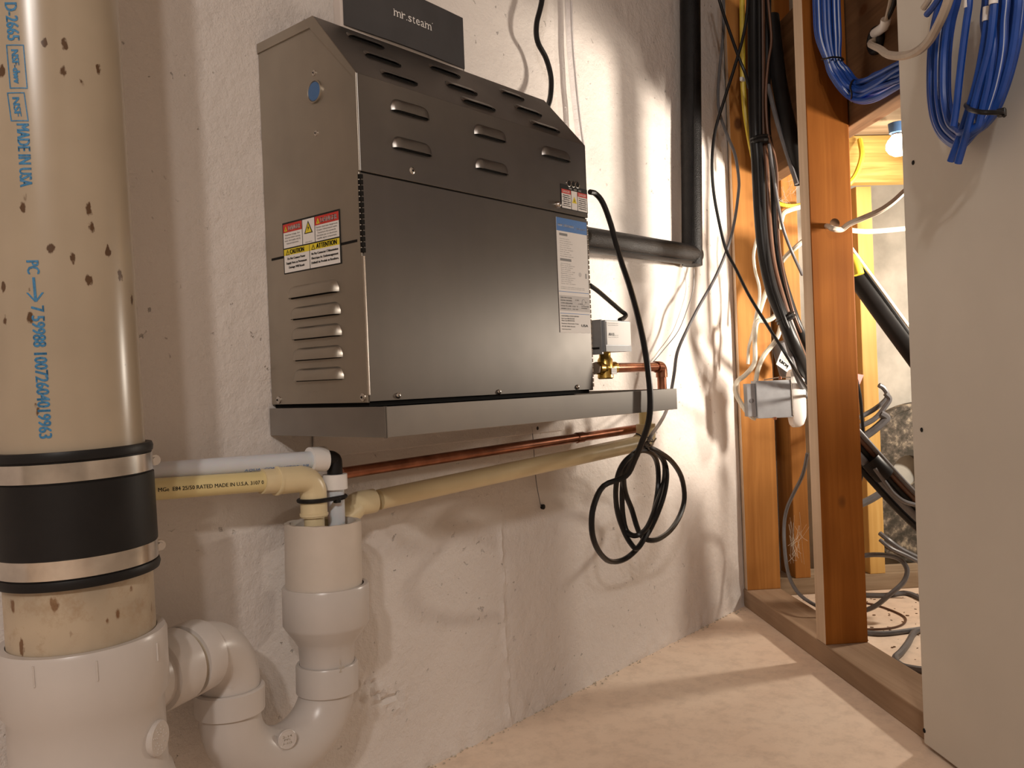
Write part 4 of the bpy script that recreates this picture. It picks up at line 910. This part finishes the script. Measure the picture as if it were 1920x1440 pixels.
# junction box
jf = lambda i, j, k: D(1421, 785, 1.735) + V((.6502, -.7588, 0)) * i + V((.7593, .6507, 0)) * j + V((0, 0, 1)) * k - V((.0387, 0, 0)) * k * 1.0
jb = thing('junction_box', 'grey metal junction box fixed to the first stud', 'junction box', jf(.03, .02, 0))
bm = BM(); fbox(bm, jf, (0, 0, 0), (.071, .038, .077), .0012); obj('box_body', bm, 'galv', jb)
bm = BM(); fbox(bm, jf, (-.018, .006, .004), (-.0003, .032, .072), .0012); obj('side_bracket', bm, 'galv', jb)
bm = BM(); lathe(bm, jf(-.009, .006, .037), -V((.7593, .6507, 0)), [(0, .0045), (.0008, .0045)], 14); obj('knockout', bm, 'grey_cable', jb)
bm = BM(); tube(bm, [jf(.016, -.001, .079), jf(.05, -.001, .083), jf(.071, -.001, .082), jf(.0725, -.001, .07), jf(.0728, -.001, .004)], .0012, 6, 1); obj('cover_edge', bm, 'chrome', jb)
for (a, b) in ((.035, -.002), (.050, .083)):
    bm = BM(); lathe(bm, jf(a, .0, b), V((0, 0, 1)) if b > 0 else V((0, 0, -1)), [(-.004, .0035), (.001, .0035), (.002, .002)], 10); obj('screw', bm, 'copper', jb, True)
sd_ = thing('white_plug', 'rounded white plastic plug cover on the right of the junction box', 'plug', jf(.08, .01, -.02))
bm = BM(); prof = []
for k in range(28):
    a = 2 * math.pi * k / 28; ca_, sa_ = math.cos(a), math.sin(a)
    prof.append((.022 * math.copysign(abs(ca_) ** .6, ca_) + .018, .060 * math.copysign(abs(sa_) ** .7, sa_) + .038))
lay = []
for xx_, sc_ in ((.073, .93), (.077, 1), (.088, 1), (.096, .93), (.101, .75)):
    lay.append([bm.verts.new(jf(xx_, .018 + (a - .018) * sc_, .038 + (b - .038) * sc_)) for a, b in prof])
for A, B in zip(lay, lay[1:]):
    for k in range(28): bm.faces.new((A[k], A[(k + 1) % 28], B[(k + 1) % 28], B[k]))
bm.faces.new(lay[0]); bm.faces.new(lay[-1][::-1]); obj('cover', bm, 'white_plastic', sd_, True)
# labelled canister behind the bundle
cn = thing('labelled_canister', 'small canister with white printed label above the junction box', 'canister', D(1470, 700, 1.86))
cA_ = D(1462, 640, 1.88); cB_ = D(1480, 705, 1.88); axc = (cB_ - cA_).normalized()
bm = BM(); lathe(bm, cA_, axc, [(0, .012), (.004, .020), (.075, .020), (.08, .016)], 24); obj('body', bm, 'grey_cable', cn, True)
a_ = D(1462, 686, 1.845); b_ = D(1478, 698, 1.845); c_ = D(1485, 680, 1.845); d_ = D(1468, 660, 1.845)
fnl = cornerfn(D(1479, 700, 1.842), D(1455, 683, 1.842), D(1466, 655, 1.842), D(1491, 678, 1.842))
bm = BM(); lift = (CAM - a_).normalized() * .0012
P4 = [D(1455, 683, 1.842), D(1479, 700, 1.842), D(1491, 678, 1.842), D(1466, 655, 1.842)]
hexa(bm, P4 + [p + lift for p in P4]); lb = obj('label', bm, 'white', cn)
bm = BM(); f6 = cornerfn(P4[1] + lift * 1.2, P4[0] + lift * 1.2, P4[3] + lift * 1.2, P4[2] + lift * 1.2)
f7 = lambda x, y: f6(x, y)
f8 = cornerfn(P4[0] + lift * 1.3, P4[1] + lift * 1.3, P4[2] + lift * 1.3, P4[3] + lift * 1.3)
f9 = lambda x, y: f8(1 - x, 1 - y)
text(bm, 'ion', f9, .25, .55, .30, .62, 'L', .03)
for k in range(5): text(bm, 'LITHIUM BATTERY PACK', f9, .08, .10 + k * .08, .05, .8)
obj('lettering', bm, 'ink', lb)

# ------------------------------------------------------------------ behind the middle stud
o = cable('old_white_cable', [SP(1541, 427, SD * .5), SP(1552, 424, .03), SP(1562, 429, .03), SP(1578, 430, .05), SP(1592, 420, .06), SP(1620, 408, .08), SP(1650, 395, .10), SP(1675, 378, .12), SP(1698, 357, .14), SP(1725, 335, .16)], .0050, 'old_white', 'dusty white cable coming through the hole in the middle stud')
bm = BM(); p = ST(.4335, .035, SP(1541, 427, .03).z); lathe(bm, p, V((-r2, -r2, 0)), [(0, .0085), (.0012, .0088)], 18); obj('drilled_hole', bm, 'joist', wr)
cable('white_cable', [BP(1580, 430, -.12), BP(1620, 434, -.12), BP(1660, 432, -.12), BP(1720, 426, -.12)], .0056, 'romex', 'level white cable crossing behind the middle stud')
cable('yellow_cable', [BP(1612, 262, -.05), BP(1616, 290, -.07), BP(1610, 315, -.07), BP(1600, 335, -.07), BP(1583, 352, -.07), BP(1560, 372, -.07)], .0062, 'romex_y', 'yellow cable curving down in front of the pale header board')
dd_ = thing('diagonal_duct', 'broad black duct slanting down right behind the middle stud', 'duct', BP(1650, 580, -.2))
bm = BM(); tube(bm, [BP(1560, 450, -.22), BP(1600, 503, -.22), BP(1655, 580, -.22), BP(1705, 648, -.22), BP(1750, 710, -.22)], .0245, 14, 2); obj('duct', bm, 'cable', dd_, True)
bm = BM(); tube(bm, [BP(1578, 440, -.25), BP(1600, 470, -.25), BP(1655, 545, -.25), BP(1710, 620, -.25), BP(1750, 672, -.25)], .0035, 8, 2); obj('pale_edge', bm, 'romex', dd_, True)
bm = BM(); tube(bm, [BP(1594, 478, -.24), BP(1603, 492, -.245), BP(1610, 515, -.25)], .011, 10, 2); obj('torn_foil', bm, 'romex_y', dd_, True)
lbn = thing('dusty_cable_bundle', 'dusty bundle of cables slanting in front of the mottled disc', 'cable', BP(1660, 860, -.25))
for (a, b, r_, m_, dz) in ((0, 0, .010, 'cable', -.26), (6, -10, .006, 'brown_cable', -.27), (-7, 9, .0075, 'grey_cable', -.27), (10, -18, .0045, 'grey_cable', -.28), (-12, 22, .008, 'cable', -.24)):
    bm = BM(); tube(bm, [BP(1570 + a, 792 + b, dz), BP(1606 + a, 832 + b, dz), BP(1650 + a, 882 + b, dz), BP(1700 + a, 936 + b, dz), BP(1750 + a, 984 + b, dz)], r_, 10, 4); obj('cable', bm, m_, lbn, True)
bm = BM(); tube(bm, [BP(1632, 862, -.27), BP(1648, 880, -.275), BP(1658, 891, -.275)], .021, 12, 2); obj('tape_wrap', bm, 'cable', lbn, True)
def gc(name, pts, n, r, mat, label): return cable(name, [BP(u, v, n) for u, v in pts], r, mat, label)
gc('grey_cable', [(1570, 800), (1606, 785), (1635, 770), (1655, 755), (1664, 742), (1657, 728), (1648, 722)], -.10, .0055, 'grey_cable', 'upper grey cable loop round the yellow stud behind')
gc('grey_cable', [(1570, 812), (1610, 800), (1640, 785), (1660, 762), (1668, 748), (1660, 738)], -.12, .0055, 'grey_cable', 'second grey cable loop round the yellow stud behind')
gc('grey_cable', [(1590, 840), (1622, 818), (1640, 805), (1657, 790), (1662, 783), (1650, 775)], -.12, .0085, 'grey_cable', 'taped grey cable pair round the yellow stud behind')
gc('grey_cable', [(1580, 958), (1612, 946), (1640, 932), (1658, 918), (1655, 905)], -.12, .0085, 'grey_cable', 'lower grey cable pair passing the yellow stud behind')
gc('grey_cable', [(1640, 878), (1660, 905), (1675, 925), (1695, 940), (1720, 948)], -.29, .0042, 'grey_cable', 'single grey cable sagging below the slanted dusty bundle')
gc('black_wire', [(1596, 690), (1606, 712), (1613, 745), (1616, 780), (1618, 812), (1616, 840)], -.20, .0034, 'cable', 'black wire hanging beside the pink tape behind the stud')
cable('black_wire', [BP(1612, 850, -.2), BP(1617, 880, -.2), BP(1612, 905, -.18), BP(1600, 930, -.16), BP(1585, 950, -.15)], .0034, 'cable', 'black wire curling below the dusty bundle behind the stud')
bm = BM(); P3 = [BP(1592, 699, -.16), BP(1619, 703, -.16), BP(1603, 741, -.16), BP(1590, 730, -.16)]; lf = V((-.001, -.001, 0)); hexa(bm, P3 + [p + lf for p in P3]); tag(obj('marking_tape', bm, 'pink'), 'pink triangle of marking tape behind the middle stud', 'tape')
dc = thing('mottled_disc', 'large dark mottled disc with a round hole against the far wall', 'disc', BP(1730, 1040, .08))
cD = BP(1738, 905, .100); RD = .20; aX = V((r2, -r2, 0)); aZ = V((0, 0, 1))
bm = BM(); n_ = 64; outer = []; hole = []; _h = BP(1704, 884, .100) - cD; hc = aX * _h.dot(aX) + aZ * _h.z
for lay_n in (0, .028):
    outer.append([bm.verts.new(cD + aX * math.cos(2 * math.pi * k / n_) * RD + aZ * math.sin(2 * math.pi * k / n_) * RD + V((r2, r2, 0)) * lay_n) for k in range(n_)])
    hole.append([bm.verts.new(cD + hc + aX * math.cos(2 * math.pi * k / n_) *   .040 + aZ * math.sin(2 * math.pi * k / n_) *   .040 + V((r2, r2, 0)) * lay_n) for k in range(n_)])
for k in range(n_):
    j = (k + 1) % n_
    bm.faces.new((outer[0][k], outer[0][j], hole[0][j], hole[0][k])); bm.faces.new((outer[1][k], hole[1][k], hole[1][j], outer[1][j]))
    bm.faces.new((outer[0][k], outer[1][k], outer[1][j], outer[0][j])); bm.faces.new((hole[0][k], hole[0][j], hole[1][j], hole[1][k]))
obj('disc_body', bm, 'mottle', dc)
bm = BM(); tube(bm, [cD + aX * math.cos(a) * (RD - .012) + aZ * math.sin(a) * (RD - .012) - V((r2, r2, 0)) * .001 for a in [2 * math.pi * k / 40 for k in range(40)]], .0022, 6, 1, closed=True); obj('rim_bead', bm, 'mottle', dc, True)

# ---- cables lying on the crawlspace floor
def fc(pts, r, mat, label): return cable('floor_cable', [PZ(u, v, r if len(z_) == 0 else z_[0]) for u, v, *z_ in pts], r, mat, label)
fc([(1570, 1050, .12), (1600, 1045, .13), (1640, 1040, .14), (1680, 1045, .13), (1700, 1065, .11), (1695, 1090, .085), (1668, 1115, .06), (1640, 1137, .03), (1610, 1148, .008), (1585, 1152)], .0050, 'grey_cable', 'grey cable arching in a loop above the crawlspace floor')
fc([(1600, 1115), (1660, 1116), (1700, 1112), (1735, 1126)], .0055, 'grey_cable', 'grey cable along the foot of the far sill plate')
fc([(1600, 1183), (1650, 1188), (1700, 1183), (1735, 1178)], .0050, 'grey_cable', 'straight grey cable across the crawlspace floor')
fc([(1735, 1180), (1715, 1185), (1703, 1205), (1690, 1222), (1678, 1235), (1690, 1248), (1720, 1255), (1745, 1256)], .0060, 'grey_cable', 'thick grey cable bending round behind the sill plate')
fc([(1600, 1128), (1640, 1134), (1680, 1148), (1698, 1160), (1690, 1172), (1660, 1179), (1610, 1180)], .0022, 'brown_cable', 'thin brown wire loop lying on the crawlspace floor')
cable('grey_cable', [BP(1650, 1000, -.05), BP(1665, 1012, -.07), BP(1690, 1030, -.08), BP(1735, 1052, -.09)], .0055, 'grey_cable', 'dark grey cable in front of the disc foot')
cable('grey_cable', [BP(1650, 1012, -.07), BP(1670, 1028, -.09), BP(1700, 1042, -.10), BP(1735, 1060, -.11)], .0045, 'grey_cable', 'second dark cable in front of the disc foot')
cable('black_wire', [D(1514, 850, 1.72), D(1505, 890, 1.74), D(1488, 925, 1.78), D(1475, 955, 1.8), D(1470, 990, 1.8), D(1472, 1040, 1.78), D(1480, 1082, 1.74), D(1497, 1112, 1.7), D(1520, 1130, 1.66), D(1545, 1142, 1.65)], .0038, 'grey_cable', 'dark wire drooping between the first and middle studs to the floor')
# cobwebs between the studs
bm = BM()
for i in range(26):
    a = D(1478 + random.uniform(-3, 22), random.uniform(960, 1060), 1.80); b = D(1478 + random.uniform(0, 40), random.uniform(960, 1075), 1.82)
    tube(bm, [a, (a + b) / 2 - V((0, 0, .006)), b], .00022, 3, 3, caps=False)
for i in range(14):
    a = D(random.uniform(1450, 1500), random.uniform(330, 380), 1.82); b = D(random.uniform(1450, 1500), random.uniform(330, 395), 1.84)
    tube(bm, [a, (a + b) / 2 - V((0, 0, .006)), b], .00025, 3, 3, caps=False)
tag(obj('cobweb', bm, 'romex'), 'grey cobwebs strung in the gap between the first two studs', 'cobweb', kind='stuff')

# ---- bulb
bc = D(1684, 272, 1.80)
lb_ = thing('light_bulb', 'bare glowing bulb beside the drywall edge near the header board', 'light bulb', bc)
bm = BM(); lathe(bm, bc - V((0, 0, .024)), (0, 0, 1), [(0, .001), (.002, .010), (.008, .019), (.017, .0245), (.026, .0245), (.035, .020), (.043, .013), (.046, .012)], 24); obj('glass', bm, 'emit', lb_, True)
bm = BM(); lathe(bm, bc + V((0, 0, .021)), (0, 0, 1), [(0, .0125), (.012, .0125), (.016, .010)], 16); obj('screw_base', bm, 'chrome', lb_, True)
bm = BM(); lathe(bm, bc + V((0, 0, .026)), (0, 0, 1), [(0, .017), (.02, .019), (.0215, .015)], 20); obj('socket', bm, 'plug', lb_, True)

# ------------------------------------------------------------------ white thick cable and grommet
gp = SP(1645, 76, SD); 
gr = thing('grommet', 'black round grommet in the dark joist', 'grommet', gp)
gn = V((-r2, r2, 0)); bm = BM()
cg = [gp + gn * .003 + (V((r2, r2, 0)) * math.cos(a) + V((0, 0, 1)) * math.sin(a)) * .0165 for a in [2 * math.pi * k / 24 for k in range(24)]]
tube(bm, cg, .0065, 10, 1, closed=True); obj('ring', bm, 'black', gr, True)
bm = BM(); lathe(bm, gp + gn * .001, gn, [(0, .014), (.002, .014)], 20); obj('hole', bm, 'dark', gr)
cable('thick_white_cable', [gp - gn * .02, gp + gn * .004, gp + gn * .012 + V((0, 0, -.006)), D(1650, 92, 1.22), D(1664, 102, 1.16), D(1690, 105, 1.06), D(1718, 97, 1.0), D(1742, 76, .95), D(1760, 45, .92), D(1775, 10, .90), D(1790, -40, .88)], .0052, 'old_white', 'thick dusty white cable sweeping from the grommet past the drywall edge')
wc = thing('wire_connector', 'white cable connector above the black grommet', 'connector', SP(1660, 40, SD - .02))
bm = BM(); tube(bm, [gp + gn * .004 + V((0, 0, .012)), SP(1657, 50, SD - .025), SP(1661, 36, SD - .03)], .0075, 12, 2); obj('sleeve', bm, 'white_plastic', wc, True)
bm = BM(); tube(bm, [SP(1661, 38, SD - .03), SP(1668, 10, SD - .03), SP(1675, -30, SD - .03)], .0032, 8, 2); obj('wire', bm, 'old_white', wc, True)
bm = BM(); tube(bm, [SP(1664, 34, SD - .028), SP(1676, 8, SD - .028), SP(1684, -30, SD - .028)], .0035, 8, 2); obj('black_wire', bm, 'cable', wc, True)

# ------------------------------------------------------------------ blue cable bundle by the middle stud
def on_t(u, v, t):        # plane across the stud wall at distance t from the corner
    N = V((r2, r2, 0)); p0 = ST(t, 0, 0); d = ray(u, v); return CAM + d * ((p0 - CAM).dot(N) / d.dot(N))
bb = thing('blue_cable_bundle', 'bundle of blue cables bending from the middle stud behind the drywall', 'cable', on_t(1560, 190, .46))
NB = 13
for i in range(NB):
    a = i / (NB - 1); j = (i * 5) % NB / NB
    lx = 1528 + a * 44
    tt = .445 + .035 * j
    pts = [on_t(lx - 2, -60, tt), on_t(lx, 20, tt), on_t(lx + 4 - 2 * a, 70, tt), on_t(1548 + a * 26, 112, tt + .002), on_t(1556 + a * 34, 138 - a * 6, tt + .005), on_t(1578 + a * 26, 170 - a * 20, tt + .02)]
    e = [SP(1604 + a * 14, 188 - a * 34 + 5 * math.sin(i), .035 + .02 * j), SP(1640 + a * 2, 184 - a * 46 + 7 * math.sin(i * 1.7), .035 + .02 * j), SP(1690, 160 - a * 44 + 4 * math.sin(i * 2.1), .035 + .02 * j), SP(1740, 140 - a * 44, .045 + .02 * j)]
    c_ = cable('blue_cable', pts + e, .0038, 'blue', None, parent=bb)
    if i % 2 == 0:
        off = (CAM - pts[2]).normalized() * .0030
        cable('printed_stripe', [p + off for p in pts + e], .0011, 'bluewhite', None, parent=c_, seg=5)
for pts_, nm in (([on_t(1541, 112, .44), on_t(1548, 110, .485), on_t(1562, 107, .49), on_t(1578, 109, .48), on_t(1580, 113, .44), on_t(1560, 114, .432)], 'tie'),
                 ([on_t(1596, 190, .49), on_t(1597, 176, .53), on_t(1594, 162, .53), on_t(1600, 150, .5), on_t(1606, 160, .46)], 'tie')):
    bm = BM(); tube(bm, pts_, .0016, 6, 4, closed=True); obj('tie', bm, 'cable', bb, True)

# ------------------------------------------------------------------ blue cable coil on the drywall
def cz(a, b, n): return SP(1660 + a / 2.88, b / 2.88, n)
bc_ = thing('blue_cable_coil', 'large coil of blue cables hanging in front of the drywall', 'cable', cz(450, 790, -.05))
tracks = []
for i in range(10):
    k = i / 9; j = ((i * 7) % 10) / 10; n = -.030 - .045 * j
    lx = 240 + k * 95; rx = 735 - k * 200
    bx = 372 + k * 18; by = 792 - k * 95
    pts = [cz(lx + 75, -140, n), cz(lx + 55, 0, n), cz(lx + 25, 120, n), cz(lx + 6, 260, n), cz(lx, 400, n), cz(lx + 4, 540, n), cz(lx + 26 + 6 * k, 660, n), cz(lx + 75 + 4 * k, 745 - 50 * k, n), cz(bx + 30, by, n - .004),
           cz(bx + 110, by - 55 * (1 - k) - 20, n), cz(545 - 40 * k, 668 - 30 * k, n), cz(602 - 95 * k, 590 - 20 * k, n), cz(660 - 130 * k, 440, n), cz(705 - 160 * k, 270, n), cz(rx - 4, 110, n), cz(rx + 6, 0, n), cz(rx + 5, -140, n)]
    c_ = cable('blue_cable', pts, .0041, 'blue', None, parent=bc_)
    if i % 2 == 0:
        off = (CAM - pts[3]).normalized() * .0033
        cable('printed_stripe', [p + off for p in pts], .0009, 'bluewhite', None, parent=c_, seg=5)
for i, pts in enumerate(([(560, -100), (556, 60), (530, 250), (495, 430), (450, 590), (400, 740), (352, 870)], [(590, -100), (585, 60), (560, 260), (510, 450), (470, 600), (430, 750), (392, 882)], [(456, -100), (450, 30), (436, 130), (420, 250), (400, 420), (383, 580), (368, 680)])):
    n = (-.072, -.076, -.085)[i]; c_ = cable('blue_cable', [cz(a, b, n) for a, b in pts], .0040 if i < 2 else .0038, 'blue', None, parent=bc_)
for (a0_, b0_, a1_, b1_, n) in ((448, -20, 446, 42, -.085), (552, 36, 547, 112, -.073), (586, -30, 583, 22, -.077)):
    bm = BM(); tube(bm, [cz(a0_, b0_, n), cz(a1_, b1_, n)], .0044, 12, 1); obj('tape_flag', bm, 'white', bc_, True)
bm = BM(); tube(bm, [cz(438, 565, -.06), cz(455, 590, -.088), cz(520, 606, -.09), cz(600, 608, -.075), cz(632, 612, -.06), cz(600, 600, -.02), cz(500, 580, -.02)], .0026, 8, 4, closed=True); t_ = obj('cable_tie', bm, 'cable', bc_, True)
p = cz(628, 608, -.062); bm = BM(); box(bm, p - V((.004, .004, .004)), p + V((.004, .004, .004)), .001); tube(bm, [p, cz(642, 628, -.066)], .0015, 6, 1); obj('tie_head', bm, 'cable', t_)
for (a0_, b0_, a1_, b1_, m_, lbl) in ((205, 45, 250, -30, 'old_white', 'cut white cable end poking out left of the blue coil'), (222, 80, 290, -10, 'blue', 'cut blue cable end poking out left of the blue coil')):
    cable('cut_cable_end', [cz(a0_, b0_, -.10), cz((a0_ + a1_) / 2 + 3, (b0_ + b1_) / 2, -.10), cz(a1_, b1_, -.10), cz(a1_ + 60, b1_ - 90, -.1)], .0034, m_, lbl)
